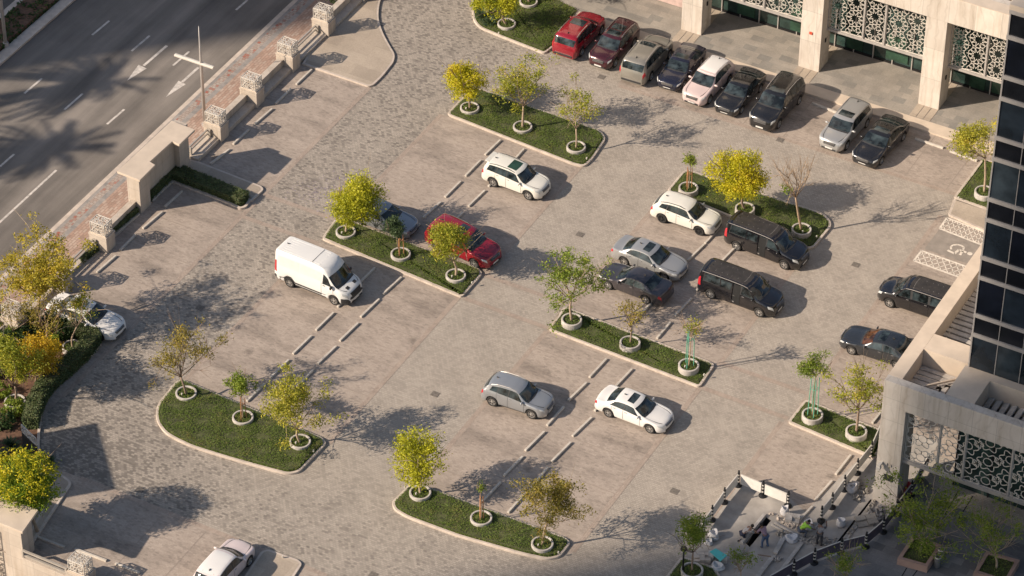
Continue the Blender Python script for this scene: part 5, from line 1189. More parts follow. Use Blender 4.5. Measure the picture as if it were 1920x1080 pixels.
    def centre(s0, s1, va, nm, mt, o=.007, nu=8, nv=5, vb=None):
        f = lambda u, v: S(s0+(s1-s0)*u, (va if vb is None else va+(vb-va)*u)+(10-(va if vb is None else va+(vb-va)*u))*v)+N(s0+(s1-s0)*u, va+(10-va)*v)*o
        return grid(f, nu, nv, nm, mt, e, sym=True)
    if roof: centre(K['roof'][0]-.01, K['roof'][1], 7.0, 'roof_panel', roof, .005, 10)
    centre(*K['wind'], 7.1, 'windscreen', MT[screen or glass]); 
    if kind != 'van': centre(*K['rear'], 7.4, 'rear_window', MT[glass])
    if kind != 'van':
        q0, q1 = K['side'][0], K['side'][-1]
        patch([(q0[0][0]-.008, q0[0][1]-.2), (q0[1][0]-.006, q0[1][1]+.1), (q1[2][0]+.006, q1[2][1]+.1), (q1[3][0]+.006, q1[3][1]-.2)], 'window_surround', MT['plastic'], .004, 14, 4)
    for q in K['side']: patch(q, 'side_window', MT[glass], .008)
    if kind == 'van':
        patch([(.35, 4.4), (.35, 6.2), (.63, 6.3), (.63, 4.4)], 'side_panel', plain('frosted_panel', (.60, .615, .585), .35, var=.05), .006); patch([(.645, 4.4), (.645, 6.3), (.94, 6.3), (.94, 4.4)], 'side_panel', plain('frosted_panel', (.60, .615, .585), .35, var=.05), .006)
    # doors with a gap round them, handles
    for d0, d1 in K['doors']:
        dmt = body.data.materials[0]
        patch([(d0, .9), (d0+.003, 4.2), (d1, 4.2), (d1, .9)], 'door', dmt, .006, 10, 6)
        for sg in (1, -1):
            p = S(d1-.035, 3.72); b = MB(); b.box((p[0], sg*(p[1]+.018), p[2]), (.17, .03, .03)); b.build('handle', MT['chrome' if chrome else 'plastic'], e)
    for s in [K['doors'][0][0]]+[x[1]+.003 for x in K['doors']]:
        patch([(s-.0016, .8), (s-.0016, 4.25), (s+.0016, 4.25), (s+.0016, .8)], 'panel_gap', MT['dark'], .0075, 1, 6)
    patch([(.055, 8.15), (.055, 8.35), (K['cowl']-.01, 7.75), (K['cowl']-.01, 7.6)], 'panel_gap', MT['dark'], .003, 8, 1)
    centre(K['cowl']-.012, K['cowl']+.012, 7.3, 'wiper_cowl', MT['plastic'], .004, 2, 5)
    # wipers, lamps, grille, plates, bumpers
    for y0, y1 in ((.05, .55), (-.6, -.1)):
        a, c = S(K['wind'][0]+.012, 10), S(K['wind'][0]+.03, 10); b = MB(); b.bar((a[0], y0, a[2]-.005), (c[0], y1, c[2]+.0), .02, .015); b.build('wiper', MT['plastic'], e)
    if kind == 'van' or kind == 'mpv': patch([(.012, 3.0), (.03, 4.9), (.085, 4.7), (.07, 3.2)], 'headlight', MT['lamp'], .012)
    else: patch([(.018, 3.2), (.03, 5.2), (.09, 4.6), (.075, 3.5)], 'headlight', MT['lamp'], .012)
    patch([(.945, 2.4 if kind in ('van', 'mpv') else 2.9), (.952, 5.2 if kind != 'sedan' else 4.2), (.986, 5.0 if kind != 'sedan' else 4.2), (.990, 2.4 if kind in ('van', 'mpv') else 2.9)], 'taillight', MT['redlamp'], .012)
    gz0, gz1 = .52*hs*(1.1 if kind in ('van', 'mpv') else 1), ft(.02)*hs-.03
    centre(.0055, .022, 8.0, 'grille', MT[grille], .012, 4, 5)
    b = MB(); gw = W2*.46
    for k in range(3):
        s = .008+.005*k; p = S(s, 10); b.box((p[0]+.016, 0, p[2]), (.014, gw*2*.95, .022))
    b.build('grille_bar', MT['chrome' if chrome else 'plastic'], e)
    b = MB(); b.box((xf+.012, 0, .40), (.02, .52, .11)); b.build('number_plate', MT['plate'], e)
    b = MB(); b.box((xf+.004, 0, .33), (.03, W2*1.1, .12)); b.build('air_intake', MT['plastic'], e)
    b = MB(); p = S(.99, 10); b.box((xf-L*.994-.006, 0, p[2]*.93), (.02, .52, .11)); b.build('number_plate', MT['plate'], e)
    if cladding or kind in ('suv', 'cross'):
        cm = MT[cladding or 'plastic']
        patch([(.24, .02), (.24, .75), (.70, .75), (.70, .02)], 'sill_trim', cm, .008, 8, 2)
    if kind == 'van':
        patch([(.24, .05), (.24, 1.5), (.955, 1.5), (.955, .05)], 'sill_trim', MT['plastic'], .008, 14, 2)
        patch([(.0, .3), (.0, 2.6), (.09, 2.2), (.09, .3)], 'bumper', MT['plastic'], .01, 6, 4); centre(0., .0055, 4, 'bumper', MT['plastic'], .012, 2, 8)
        patch([(.955, .05), (.955, 1.6), (.998, 1.6), (.998, .05)], 'bumper', MT['plastic'], .01, 3, 2)
        for y in (.38, -.38): 
            a, c = S(.062, 9), S(.10, 9); b = MB(); b.bar((a[0], y, a[2]+.012), (c[0], y, c[2]+.012), .26, .01); b.build('bonnet_vent', MT['plastic'], e)
        for y in np.linspace(-.62, .62, 7):
            b = MB(); p = S(.45, 10); b.bar((S(.42, 10)[0], y, 2.475), (S(.9, 10)[0], y, 2.492), .03, .02); b.build('roof_rib', paint, e)
        b = MB(); b.box((S(.5, 10)[0], 0, 2.506), (.02, 1.4, .01)); b.build('roof_seam', MT['plastic'], e)
    if kind in ('suv', 'cross', 'sedan'):
        b = MB(); b.box((xf-L-.004, 0, .42), (.05, W2*1.45, .16)); b.build('bumper', MT['plastic'] if kind != 'sedan' else paint, e, bevel=.03)
        b = MB(); b.box((xf-L-.012, 0, .55), (.03, W2*1.2, .025)); b.build('bumper_strip', MT['chrome'], e)
    # mirrors
    for sg in (1, -1):
        p = S(K['side'][0][0][0]+.008, 4.6); b = MB(); b.lathe([(.001, -.11), (.07, -.09), (.085, 0), (.07, .09), (.001, .11)], 10, axis='y'); 
        for k, v in enumerate(b.V): b.V[k] = (v[0]*.75+p[0], v[1]*(1.25 if kind != 'van' else 1.)+sg*(p[1]+.12), v[2]*(.95 if kind != 'van' else 1.7)+p[2]+.03)
        b.build('mirror', MT['plastic'] if kind == 'van' else paint, e, smooth=True)
    if rails:
        for sg in (1, -1):
            pts = [S(s, 7.6)+Vector((0, 0, .05 if 0 < k < 4 else .0)) for k, s in enumerate(np.linspace(K['roof'][0]+.02, K['roof'][1]-.02, 5))]
            b = MB(); b.tube([(p[0], sg*p[1], p[2]) for p in pts], .022, 6); b.build('roof_rail', MT[rails], e)
    if sunroof:
        for s0, s1 in sunroof: centre(s0, s1, 8.55, 'sunroof', sunmat or MT[glass], .006, 4, 3)
    if spoiler:
        p = S(K['roof'][1]+.012, 10); b = MB(); b.box((p[0]-.05, 0, p[2]+.015), (.3, W2*1.25, .05), 0, 0, Matrix.Rotation(.12, 3, 'Y')); b.build('spoiler', paint, e, bevel=.015)
    b = MB(); p = S(K['roof'][1]-.06, 10); b.box((p[0], 0, p[2]+.04), (.14, .03, .07)); b.build('aerial', MT['plastic'] , e)
    if kind == 'mpv':
        for s in (.44, .52, .60, .66, .72, .80, .88):
            centre(s-.001, s+.001, 8.1, 'roof_seam', MT['greymetal'], .004, 1, 4)
        patch([(.30, 7.05), (.30, 7.25), (.94, 7.25), (.94, 7.05)], 'roof_rail', MT['greymetal'], .01, 10, 1)
    # wheels
    ty, rim = wheel_meshes(r, darkrim)
    for xw in (wb/2, -wb/2):
        for sg in (1, -1):
            w = mesh_obj('wheel', ty, e, (xw, sg*(W2-.125), r)); q = mesh_obj('rim', rim, w)
            if sg < 0: w.rotation_euler.z = math.pi
    return e, S, N, patch, K
P_ = carpaint
CREAM = P_('paint_cream', (.70, .675, .60), .0, .3, .7, .08); WHITE = P_('paint_white', (.72, .70, .665), 0, .28, .8, .08); VANW = P_('paint_van_white', (.70, .69, .66), 0, .4, .4, .2)
SILVER = P_('paint_silver', (.42, .42, .41), .5, .33); BLUEGREY = P_('paint_blue_grey', (.31, .32, .34), .5, .33); SILBLUE = P_('paint_silver_blue', (.34, .355, .37), .5, .35)
RED = P_('paint_red', (.27, .006, .018), .15, .25, 1., .06); MAROON = P_('paint_maroon', (.055, .007, .012), .25, .25, 1., .06); BLACK = P_('paint_black', (.009, .009, .010), .1, .22, 1., .06)
VBLACK = P_('paint_van_black', (.006, .006, .008), .0, .2, 1., .03); DGREY = P_('paint_dark_grey', (.060, .054, .060), .45, .3, .9, .08); OLIVE = P_('paint_olive_grey', (.29, .27, .23), .4, .32, .8, .12)
NAVY = P_('paint_navy', (.012, .013, .028), .2, .25, 1., .06); PINK = P_('paint_pinkish_white', (.58, .46, .435), 0, .32, .8, .08); GREYM = P_('paint_grey_metallic', (.033, .037, .042), .4, .24, 1., .04)
BLKROOF = MT['carglass']
car('boxy_suv', 'cream white boxy off road car with a green glass roof hatch and black roof rails', 'car', 'suv', CREAM, (924.7, 350), (990.2, 374.7), 'R', L=4.45, W=1.77, H=1.70, wb=2.63, rails='plastic', sunroof=[(.46, .60)], sunmat=MT['greenglass'], spoiler=True)
car('parked_sedan', 'blue grey sedan half hidden by the big lime yellow tree', 'car', 'sedan', BLUEGREY, (674.4, 422), (739.7, 447), 'R', wb=2.72)
car('parked_suv', 'bright red seven seat car behind the green and yellow tree', 'car', 'suv', RED, (818, 469.5), (890.3, 503.3), 'R', L=5.0, W=1.98, H=1.76, wb=2.95, sunroof=[(.47, .58)], rails='plastic')
car('cargo_van', 'tall white high roof cargo van with dark bumpers', 'van', 'van', VANW, (544.4, 538.5), (625.9, 571.1), 'R', chrome=False)
car('parked_crossover', 'pearl white crossover with dark roof rails beside the island behind the vans', 'car', 'cross', CREAM, (1242, 418), (1310, 440.8), 'R', wb=2.63, rails='plastic', darkrim=True)
car('parked_sedan', 'silver sedan with a dark sunroof beside the dark grey sedan', 'car', 'sedan', SILVER, (1170.8, 497.8), (1245, 526.4), 'R', L=4.85, W=1.85, H=1.46, wb=2.88, sunroof=[(.475, .565)])
car('parked_sedan', 'dark grey sedan parked nose to the left next to the silver sedan', 'car', 'sedan', DGREY, (1210, 569.4), (1140.8, 542.5), 'L', wb=2.70, L=4.65)
def open_mpv(label, rear, front, side, wb, seat=True, opened=True, dirn=None):
    e, S, N, patch, K = car('passenger_van', label, 'van', 'mpv', VBLACK, rear, front, side, wb=wb, L=5.2*wb/3.3, group='black passenger vans', dirn=dirn, roof=DUSTROOF)
    if opened:
        patch([(.437, .9), (.437, 6.6), (.53, 6.6), (.53, .9)], 'cabin_shade_patch', MT['dark'], .0105, 4, 8, mirror=False)  # flat dark sheet on the body side, painted as the unlit cabin
        for o in [o for o in e.children if o.name.startswith('cabin_shade_patch')]:
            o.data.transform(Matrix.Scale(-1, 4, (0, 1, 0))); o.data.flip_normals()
        q = [(.535, .8), (.535, 6.9), (.70, 6.9), (.70, .8)]; o = patch(q, 'sliding_door', VBLACK, .055, 8, 10, mirror=False); o.data.transform(Matrix.Scale(-1, 4, (0, 1, 0))); o.data.flip_normals()
        o2 = patch([(.55, 4.4), (.55, 6.6), (.685, 6.6), (.685, 4.4)], 'side_window', MT['carglass'], .06, 6, 4, par=o, mirror=False); o2.data.transform(Matrix.Scale(-1, 4, (0, 1, 0))); o2.data.flip_normals()
        p = S(.49, 3.); b = MB(); b.box((p[0]-.14, -p[1]+.02, .72), (.22, .06, .55), 0, 0, Matrix.Rotation(.2, 3, 'Y')); b.build('seat', plain('seat_fabric', (.2, .19, .18), .8), e, bevel=.02)
DUSTROOF = plain('dusty_van_roof', (.035, .031, .028), .55, var=.3, scale=2.5)
open_mpv('black passenger van with its sliding door open beside the island with the yellow tree', (1379.7, 469), (1470.6, 505), 'R', 3.43)
open_mpv('black passenger van with its sliding door open next to the dark grey sedan', (1331.7, 559.7), (1422.8, 593.9), 'R', 3.4)
open_mpv('black passenger van facing left, cut off by the terrace parapet', (1760, 608), (1669, 577), 'L', 3.4, opened=False)
car('luxury_sedan', 'dark metallic grey luxury sedan with tan seats, facing left beside the terrace parapet', 'car', 'sedan', GREYM, (1677, 691), (1599.2, 665.7), 'L', L=5.1, W=1.93, H=1.48, wb=2.95, sunroof=[(.475, .56)], screen='tanglass')
car('parked_crossover', 'silver blue crossover with silver roof rails in the lower middle bays', 'car', 'cross', SILBLUE, (924, 761.5), (995.4, 784.6), 'R', L=4.27, W=1.78, H=1.63, wb=2.59, rails='greymetal')
car('parked_sedan', 'white sedan with a dark sunroof alone in the lower middle bays', 'car', 'sedan', WHITE, (1141, 782), (1217.6, 811.6), 'R', L=4.68, W=1.81, H=1.43, wb=2.80, sunroof=[(.48, .565)])
car('parked_sedan', 'white sedan under the tall tree at the left edge', 'car', 'sedan', WHITE, (110, 609), (189, 639), 'R', L=5.07, W=1.9, H=1.48, wb=3.0, darkrim=True)
_r0 = G(468, 1060.6)
def P2(p):
    v = np.asarray(p, float)-CAMPOS; k = v@_f; return (960+FPX*(v@_r)/k, 540-FPX*(v@_u)/k)
car('parked_crossover', 'white car with a pinkish bonnet at the bottom edge', 'car', 'cross', P_('paint_pale_pink', (.64, .54, .52), 0, .32, .8, .1), P2(_r0+np.array([.0, -2.65, 0])), (468, 1060.6), 'R', L=4.4, W=1.8, H=1.6, wb=2.65, roof=WHITE)
car('parked_suv', 'bright red car parked tail outwards at the left end of the top row', 'car', 'suv', RED, (1089.4, 106), (1127.8, 64), 'R', L=4.82, W=1.94, H=1.76, wb=2.91, sunroof=[(.47, .62)], rails='chrome')
car('parked_suv', 'dark maroon car with a dark glass roof beside the red one', 'car', 'suv', MAROON, (1188.6, 87.5), (1152.5, 126.4), 'L', L=4.64, W=1.82, H=1.7, wb=2.70, sunroof=[(.45, .56), (.58, .72)], rails='chrome')
car('parked_suv', 'olive grey large car parked tail outwards between the maroon and navy cars', 'car', 'suv', OLIVE, (1220, 151.4), (1254.7, 109.7), 'R', L=5.0, W=1.98, H=1.86, wb=2.85, sunroof=[(.45, .54)], rails='greymetal')
car('parked_sedan', 'navy black sedan between the olive and the pinkish white car', 'car', 'sedan', NAVY, (1315.8, 122), (1278.9, 169.4), 'L', wb=2.78, sunroof=[(.47, .56)])
car('parked_crossover', 'white roofed car with a pale pink bonnet in the top row', 'car', 'cross', PINK, (1367, 155.6), (1328.9, 195.3), 'L', L=4.63, W=1.84, H=1.7, wb=2.71, roof=WHITE, rails='greymetal')
car('parked_sedan', 'plain black sedan between the pale pink and the large black car', 'car', 'sedan', BLACK, (1425.6, 172), (1388.6, 215), 'L', wb=2.80)
car('parked_suv', 'large black off road car with silver roof rails in the top row', 'car', 'suv', BLACK, (1497.8, 195.8), (1459.4, 241), 'L', L=5.15, W=1.99, H=1.92, wb=3.05, sunroof=[(.45, .53)], rails='greymetal')
car('parked_suv', 'silver family car with a dark sunroof near the right column', 'car', 'suv', SILVER, (1624.7, 239), (1586.7, 281), 'L', L=4.71, W=1.85, H=1.68, wb=2.86, sunroof=[(.46, .57)], rails='greymetal')
car('luxury_sedan', 'long low black sedan at the right end of the top row', 'car', 'sedan', BLACK, (1693, 263.8), (1651, 309.6), 'L', L=5.1, W=1.95, H=1.45, wb=3.1, sunroof=[(.48, .56)])
# a car under a dust cover at the top edge
c = G(1246, -4, .13); b = MB(); rg = random.Random(4); V = []; F = []; nx, ny = 24, 12
for i in range(nx+1):
    for j in range(ny+1):
        u, v = i/nx*2-1, j/ny*2-1; h = 1.5*(1-abs(u)**3.2*.55)*(1-abs(v)**4*.5)+.03*math.sin(9*u+4*v)+rg.uniform(-.02, .02)
        if abs(u) == 1 or abs(v) == 1: h = .05
        V.append((u*2.3*(1 if abs(u) < 1 else 1.03), v*.95, h)); 
F = [(i*(ny+1)+j, (i+1)*(ny+1)+j, (i+1)*(ny+1)+j+1, i*(ny+1)+j+1) for i in range(nx) for j in range(ny)]
b.add(V, F); o = b.build('covered_car', plain('dust_cover', (.46, .34, .3), .9, var=.15, scale=3.), smooth=True); o.location = c+np.array([.0, .4, 0]); tag(o, 'car under a pale pink dust cover at the top picture edge', 'car')
# ------------------------------------------------------------------ works area: barriers, people, sacks, rubble
POSTM = [MT['blackmetal'], MT['whitemetal']]
def post_mesh():
    b = MB(); b.lathe([(0, 0), (.24, 0), (.24, .05), (.14, .1), (.075, .12)], 16, mi=0)
    z = .12; zz = [(.12, .3, 0), (.3, .42, 1), (.42, .56, 0), (.56, .68, 1), (.68, .8, 0), (.8, .9, 1), (.9, 1.02, 0)]
    for a, c, mi in zz: b.lathe([(.075 if mi == 0 else .07, a), (.07, c)], 12, mi=mi)
    b.lathe([(.07, 1.02), (.04, 1.04), (.04, 1.1), (.06, 1.12), (.05, 1.17), (0, 1.18)], 12, mi=0)
    return b.mesh('barrier_post', POSTM)
PM = post_mesh()
panel_w = plain('white_barrier_board', (.62, .59, .54), .6, var=.07); panel_d = plain('dark_barrier_board', (.075, .06, .08), .6, var=.2, scale=2.)
def barrier(px, mats, where, ends=None, start=None):
    pts = [G(*p) for p in px]
    for k, p in enumerate(pts):
        o = mesh_obj('barrier_post', PM); o.location = p+np.array([0, 0, .012]); tag(o, 'banded barrier post, %s %s' % (ORD[k] if k < 9 else 'last', where), 'barrier post', 'banded barrier posts')
    Q = ([G(*start)] if start else [])+pts+([G(*ends)] if ends else [])
    for k, (p, q) in enumerate(zip(Q[:-1], Q[1:])):
        d = q-p; L = np.linalg.norm(d); d /= L; m = mats[k % len(mats)] if len(mats) > 1 else mats[0]
        b = MB(); b.box((0, 0, .58), (L-.24, .05, .72)); o = b.build('barrier_board', m, bevel=.01); o.location = (p+q)/2; o.rotation_euler.z = math.atan2(d[1], d[0])
        tag(o, '%s barrier board, %s %s' % ('white' if m is panel_w else 'dark purple', ORD[k], where), 'barrier', 'barrier boards round the works')
        c = MB(); c.box((0, 0, .955), (L-.22, .06, .03)); c.build('rail', MT['whitemetal'], o)
barrier([(1334.4, 975.8), (1357.5, 942.5), (1383.9, 910.6)], [panel_w], 'from the bottom of the left white line', start=(1314, 1004))
barrier([(1429.7, 930), (1477, 949.4)], [panel_w], 'of the white line running right from the corner', start=(1384.5, 911))
barrier([(1539.4, 977), (1559.4, 952), (1582.5, 919), (1606.7, 888), (1633, 855)], [panel_w], 'from the bottom of the line leading to the column', ends=(1650, 816))
barrier([(1487.5, 1077), (1526.4, 1056), (1577, 1037), (1622.8, 1025.8), (1655.6, 998), (1681, 964.7), (1708, 929), (1724, 901)], [panel_d], 'from the left of the long dark line', start=(1440, 1104), ends=(1742, 870))
def person(label, foot, facing, pose, shirt, trousers, hair, hs=1.0, vest=None):
    """one skinned body; clothes are looser skins round the same skeleton"""
    e = empty('person', foot, facing); tag(e, label, 'person')
    J, Ed = {}, []
    def add(n, p, r, par=None): J[n] = (Vector(p)*hs, r*hs, par)
    lean, sit = pose['lean'], pose.get('sit', 0)
    hipz = .92-.5*sit; add('pelvis', (-.05-.1*sit, 0, hipz), .125)
    cl, sl = math.cos(lean), math.sin(lean); up = lambda t, y=0: (-.05-.1*sit+sl*t, y, hipz+cl*t)
    add('waist', up(.18), .12, 'pelvis'); add('chest', up(.40), .135, 'waist'); add('neck', up(.54), .055, 'chest')
    h0 = Vector(up(.54)); hd = Vector((math.sin(lean*.7), 0, math.cos(lean*.7)))
    add('jaw', h0+hd*.08+Vector((.035, 0, 0)), .068, 'neck'); add('head', h0+hd*.16+Vector((.01, 0, 0)), .094, 'jaw'); add('top', h0+hd*.22, .07, 'head'); add('nose', h0+hd*.13+Vector((hd.z*.105, 0, -hd.x*.105)), .016, 'head')
    for s, nm in ((1, 'L'), (-1, 'R')):
        add('sh'+nm, up(.48, s*.18), .062, 'chest'); ar = pose['arms'][0 if s > 0 else 1]
        S0 = Vector(up(.48, s*.2)); el = S0+Vector(ar[0]); wr = el+Vector(ar[1]); dn = (wr-el).normalized()
        add('el'+nm, el, .045, 'sh'+nm); add('wr'+nm, wr, .03, 'el'+nm); add('pa'+nm, wr+dn*.07, .036, 'wr'+nm)
        sd = dn.cross(Vector((0, 0, 1))); sd = sd.normalized() if sd.length > .1 else Vector((0, 1, 0))
        for k in range(4):
            f0 = wr+dn*.10+sd*(k-1.5)*.021; add('fi%s%d' % (nm, k), f0+dn*(.045+.008*(k in (1, 2)))-Vector((0, 0, .012)), .009, 'pa'+nm)
            add('ft%s%d' % (nm, k), f0+dn*(.07+.01*(k in (1, 2)))-Vector((0, 0, .03)), .008, 'fi%s%d' % (nm, k))
        add('th'+nm, wr+dn*.06+sd*s*.05, .011, 'pa'+nm)
        lg = pose['legs'][0 if s > 0 else 1]
        hp = Vector((-.05-.1*sit, s*.095, hipz-.06)); add('hip'+nm, hp, .095, 'pelvis'); kn = hp+Vector(lg[0]); an = kn+Vector(lg[1])
        add('kn'+nm, kn, .062, 'hip'+nm); add('an'+nm, an, .042, 'kn'+nm); add('toe'+nm, an+Vector(lg[2] if len(lg) > 2 else (.17, 0, -.05)), .036, 'an'+nm)
    def skin(name, names, grow, mt, levels=2):
        idx = {n: i for i, n in enumerate(names)}; me = bpy.data.meshes.new(name)
        me.from_pydata([J[n][0] for n in names], [(idx[n], idx[J[n][2]]) for n in names if J[n][2] in idx], []); me.materials.append(mt)
        o = mesh_obj(name, me, e); o.modifiers.new('skin', 'SKIN'); sv = me.skin_vertices[0].data
        for n, i in idx.items(): r = J[n][1]+grow; sv[i].radius = (r, r); sv[i].use_root = False
        sv[0].use_root = True
        o.modifiers.new('sub', 'SUBSURF').levels = 1; o.modifiers['sub'].render_levels = 1
        return o
    skin('body', list(J), 0, MT['skin'])
    skin('shirt', ['pelvis', 'waist', 'chest', 'shL', 'elL', 'shR', 'elR'], .016, shirt)
    skin('trousers', ['pelvis', 'hipL', 'knL', 'anL', 'hipR', 'knR', 'anR'], .016, trousers)
    for nm in 'LR': skin('shoe', ['an'+nm, 'toe'+nm], .014, MT['plastic'])
    b = MB(); c = J['head'][0]; b.lathe([(.001, .115), (.06, .10), (.1, .04), (.104, -.02)], 12, c=(c[0]-.012, c[1], c[2]+.01)); b.build('hair', hair, e, smooth=True)
    return e
MT['skin'] = plain('skin', (.20, .11, .07), .6, var=.05)
cl = lambda n, c: plain('cloth_'+n, c, .9, var=.15, scale=14.)
hair = cl('hair', (.015, .012, .01))
kneel = dict(lean=1.15, sit=1., arms=[((.22, .02, -.22), (.2, -.03, -.16)), ((.2, -.02, -.24), (.22, .04, -.12))], legs=[((.32, .06, -.12), (-.18, 0, -.32)), ((.12, -.05, -.33), (-.36, 0, .02), (-.14, 0, -.02))])
stoop = dict(lean=.75, sit=.08, arms=[((.1, .1, -.26), (.2, -.05, -.12)), ((.16, -.06, -.22), (.2, .03, -.14))], legs=[((.1, .05, -.4), (-.06, .02, -.4)), ((.04, -.06, -.4), (-.1, -.02, -.4))])
squat = dict(lean=.85, sit=.8, arms=[((.18, .05, -.2), (.2, -.05, -.1)), ((.2, -.05, -.18), (.18, .05, -.14))], legs=[((.36, .08, .0), (-.16, 0, -.37)), ((.34, -.08, -.02), (-.14, 0, -.36))])
stand = dict(lean=.12, sit=0, arms=[((.08, .1, -.26), (.2, -.04, .02)), ((.2, -.08, -.12), (.12, .06, .18))], legs=[((.02, .03, -.42), (-.02, .01, -.4)), ((.0, -.03, -.42), (-.03, -.01, -.4))])
def toward(p, q): d = G(*q)-G(*p); return math.atan2(d[1], d[0])
person('worker in a pale shirt kneeling at the edge of the black trench', G(1396, 1008, .01), toward((1396, 1008), (1420, 1001)), kneel, cl('pale', (.36, .34, .33)), cl('navy', (.03, .035, .06)), hair)
person('worker in a pinkish purple shirt and blue jeans stooping at the trench', G(1433, 1025, .01), toward((1433, 1025), (1412, 1004)), stoop, cl('purple', (.30, .20, .24)), cl('jeans', (.07, .11, .19)), hair)
person('crouching worker in a bright yellow green safety vest', G(1504, 1004, .01), toward((1504, 1004), (1524, 1000)), squat, cl('hivis', (.33, .58, .06)), cl('greyblue', (.09, .1, .13)), hair)
person('worker in grey standing with one arm raised near the barrier line', G(1536, 1021, .01), toward((1536, 1021), (1548, 1000)), stand, cl('grey', (.20, .20, .22)), cl('darkgrey', (.06, .06, .065)), hair)
# sacks
sackm = plain('woven_sack', (.58, .56, .55), .8, var=.14, scale=9., bump=.3)
def sack(px, w, h, label, seed, tilt=0., full=True, mt=None):
    rg = random.Random(seed); b = MB(); prof = [(.001, 0), (w*.8, .0), (w, h*.2), (w*.95, h*.55), (w*.7, h*.85), (w*.8, h), (w*.62, h*.97), (w*.5, h*.7), (.001, h*.62)]
    b.lathe(prof, 14)
    for k, v in enumerate(b.V): a = math.atan2(v[1], v[0]); q = 1+.14*math.sin(3*a+seed)+rg.uniform(-.06, .06); b.V[k] = (v[0]*q, v[1]*q*.85, v[2]*(1+.12*math.sin(2*a+seed*2)))
    o = b.build('sack', mt or sackm, smooth=True); o.location = G(px[0], px[1], .012); o.rotation_euler = (tilt, 0, seed); tag(o, label, 'sack'); return o
sack((1471, 965), .27, .62, 'upright open white rubble sack beside the broken pavers', 1)
sack((1515, 990), .36, .5, 'round white sack full of rubble in front of the crouching worker', 2)
sack((1576, 985), .3, .48, 'white sack standing by the long trench', 3)
sack((1485, 1011), .46, .22, 'flat empty white sack lying on the works floor', 4)
sack((1338, 1008), .36, .5, 'bundle of white sacks beside the teal board', 5)
sack((1345, 1065), .42, .3, 'large white sack in front of the teal board', 6)
sack((1597, 921), .35, .5, 'white sack in the shade of the barrier near the column', 7)
sack((1329, 1019), .28, .3, 'small white sack against the brick stack by the teal board', 8)
sack((1697, 926), .35, .8, 'red and white sack behind the terrace column', 9, mt=plain('red_sack', (.6, .08, .07), .8, var=.3, scale=7.))
# teal board on blocks, brick stack
e = MB(); poly = G2([(1331, 1034), (1342, 1028), (1363, 1041), (1351, 1052)], .5); e.prism(poly, .46, .5, bottom=True)
o = e.build('tabletop_board', plain('teal_board', (.10, .50, .47), .5, var=.06)); tag(o, 'bright teal board lying on blocks at the bottom of the works', 'board')
b = MB(); c = np.mean(np.array(poly), 0)
for dx, dy in ((-.4, -.1), (.35, .15)): b.box((c[0]+dx, c[1]+dy, .235), (.3, .5, .44), .4)
tag(b.build('board_support', MT['concrete']), 'concrete blocks carrying the teal board', 'blocks')
def stack(px, nx, ny, nz, d, label, rz, name='paver_stack', mt='concrete', seed=1):
    rg = random.Random(seed); b = MB(); R = Matrix.Rotation(rz, 3, 'Z')
    for i in range(nx):
        for j in range(ny):
            for k in range(nz-(1 if rg.random() < .3 else 0)):
                b.box(R@Vector(((i-nx/2)*d[0]*1.04+rg.uniform(-.01, .01), (j-ny/2)*d[1]*1.06+rg.uniform(-.01, .01), (k+.5)*d[2])), (d[0], d[1], d[2]*.94), rz+rg.uniform(-.05, .05))
    o = b.build(name, MT[mt]); o.location = G(px[0], px[1], .012); tag(o, label, 'paving stones'); return o
stack((1321, 1049), 3, 3, 4, (.3, .2, .09), 'low stack of loose paving bricks beside the teal board', .5, mt='kerb')
stack((1493, 975), 2, 2, 3, (.4, .3, .12), 'stack of lifted grey kerb blocks beside the upright sack', .3, seed=2)
stack((1632, 972), 2, 2, 2, (.6, .4, .1), 'grey slabs stacked against the dark barrier', .75, mt='slab', seed=3)
stack((1604, 912), 2, 1, 3, (.45, .4, .14), 'grey blocks beside the sack in the shade near the column', .2, seed=4)
def debris(px_poly, n, size, label, seed, mt='concrete', h=.1):
    rg = np.random.default_rng(seed); P = scatter_poly(G2(px_poly), 60, rg)[:n]; b = MB()
    for p in P:
        s = size*rg.uniform(.4, 1.3); b.box((p[0], p[1], .012+s*.3+rg.uniform(0, h)*.4), (s, s*rg.uniform(.5, 1), s*rg.uniform(.3, .7)), 0, 0, Matrix.Rotation(rg.uniform(0, 6.28), 3, Vector(rg.normal(size=3)).normalized()))
    return tag(b.build('rubble', MT[mt]), label, None, None, 'stuff')
debris([(1445, 1049), (1455, 1041), (1466, 1048), (1458, 1057)], 60, .16, 'small heap of pale rubble on the works floor', 1, h=.3)
debris([(1440, 966), (1450, 963), (1512, 985), (1505, 1000), (1470, 985)], 90, .16, 'broken paving and rubble beside the trench', 2, 'kerb')
debris([(1500, 1003), (1570, 1010), (1560, 1025), (1500, 1022)], 110, .12, 'scattered rubble around the workers', 3, 'screed')
debris([(1625, 965), (1650, 950), (1662, 962), (1640, 990)], 70, .2, 'grey rubble along the foot of the dark barrier', 4, 'slate')
debris([(1462, 995), (1480, 1003), (1470, 1012), (1455, 1003)], 40, .18, 'broken concrete lumps next to the flat sack', 5, 'slab')
debris([(1575, 1020), (1638, 939), (1642, 941), (1580, 1024)], 110, .15, 'crumbled edge of the long trench', 6, 'slab')
debris([(1590, 925), (1612, 900), (1630, 920), (1606, 945)], 60, .18, 'scattered stones in the barrier shade near the column', 7, 'slab')
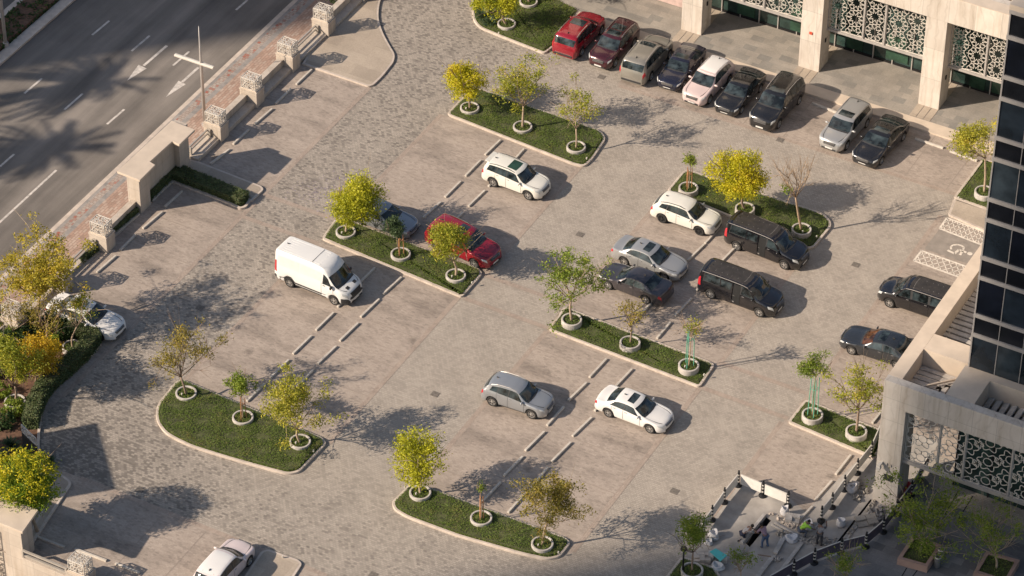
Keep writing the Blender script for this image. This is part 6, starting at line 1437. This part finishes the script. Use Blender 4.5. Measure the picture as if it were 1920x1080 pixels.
for p, q, w, h, lab in (((1470, 1008), (1453, 1038), .28, .16, 'short pale kerb beam on the works floor'), ((1504, 1018), (1462, 1074), .22, .14, 'long pale kerb beam in the middle of the works floor'), ((1447, 1047), (1420, 1082), .26, .16, 'pale kerb beam at the bottom edge of the works'), ((1434, 964.5), (1390, 1018), .2, .15, 'concrete edge beam along the black trench'), ((1452, 980), (1508, 1012), .12, .1, 'steel pipe leading from the trench to the workers'), ((1446, 983), (1503, 1014), .1, .08, 'second thin pipe beside the steel pipe'), ((1641, 945), (1583, 1017), .08, .06, 'timber batten along the long trench'), ((1421, 1040), (1450, 1044), .05, .05, 'thin brown stick beside the rubble heap'), ((1652, 953), (1633, 966), .1, .1, 'rusty bar on the slab near the column')):
    b = MB(); b.bar(G(*p, .012+h/2), G(*q, .012+h/2), w, h); o = b.build('kerb_beam' if 'beam' in lab else ('pipe' if 'pipe' in lab else 'batten'), MT['bark' if 'stick' in lab or 'rusty' in lab else 'concrete'], bevel=.01); tag(o, lab, 'beam' if 'beam' in lab else ('pipe' if 'pipe' in lab else 'batten'))
for px, lab in (((1757, 1062), 'nearer cylindrical grey litter bin beside the square planter'), ((1763, 1048), 'farther cylindrical grey litter bin beside the square planter')):
    e = empty('litter_bin', G(*px, .012)); tag(e, lab, 'bin', 'cylindrical litter bins on the plaza')
    b = MB(); b.lathe([(.17, 0), (.19, .05), (.19, .72), (.17, .76), (.12, .74), (.11, .6), (.001, .58)], 20); b.build('body', MT['slate'], e, smooth=True)
    b = MB(); b.lathe([(.195, .70), (.2, .74), (.17, .78), (.16, .75)], 20); b.build('rim', MT['greymetal'], e)
# fallen leaves near the yellow trees
lp = []
for p, n, r in (((590, 360), 260, 1.6), ((640, 345), 200, 1.7), ((1330, 330), 160, 1.5), ((900, 160), 90, 1.6)):
    c = G(*p, .02); k = RNG.normal(0, r*.5, (n, 3)); k[:, 2] = 0; lp.append(c+k)
V, F = leaf_quads(np.vstack(lp), .07, .97)
pur = plain('fallen_petal', (.30, .24, .36), .8)
tag(mesh_obj('fallen_petals', fast_mesh('fallen_petals', V, F, pur)), 'faint purple petals strewn on the paving round the yellow trees', None, None, 'stuff')
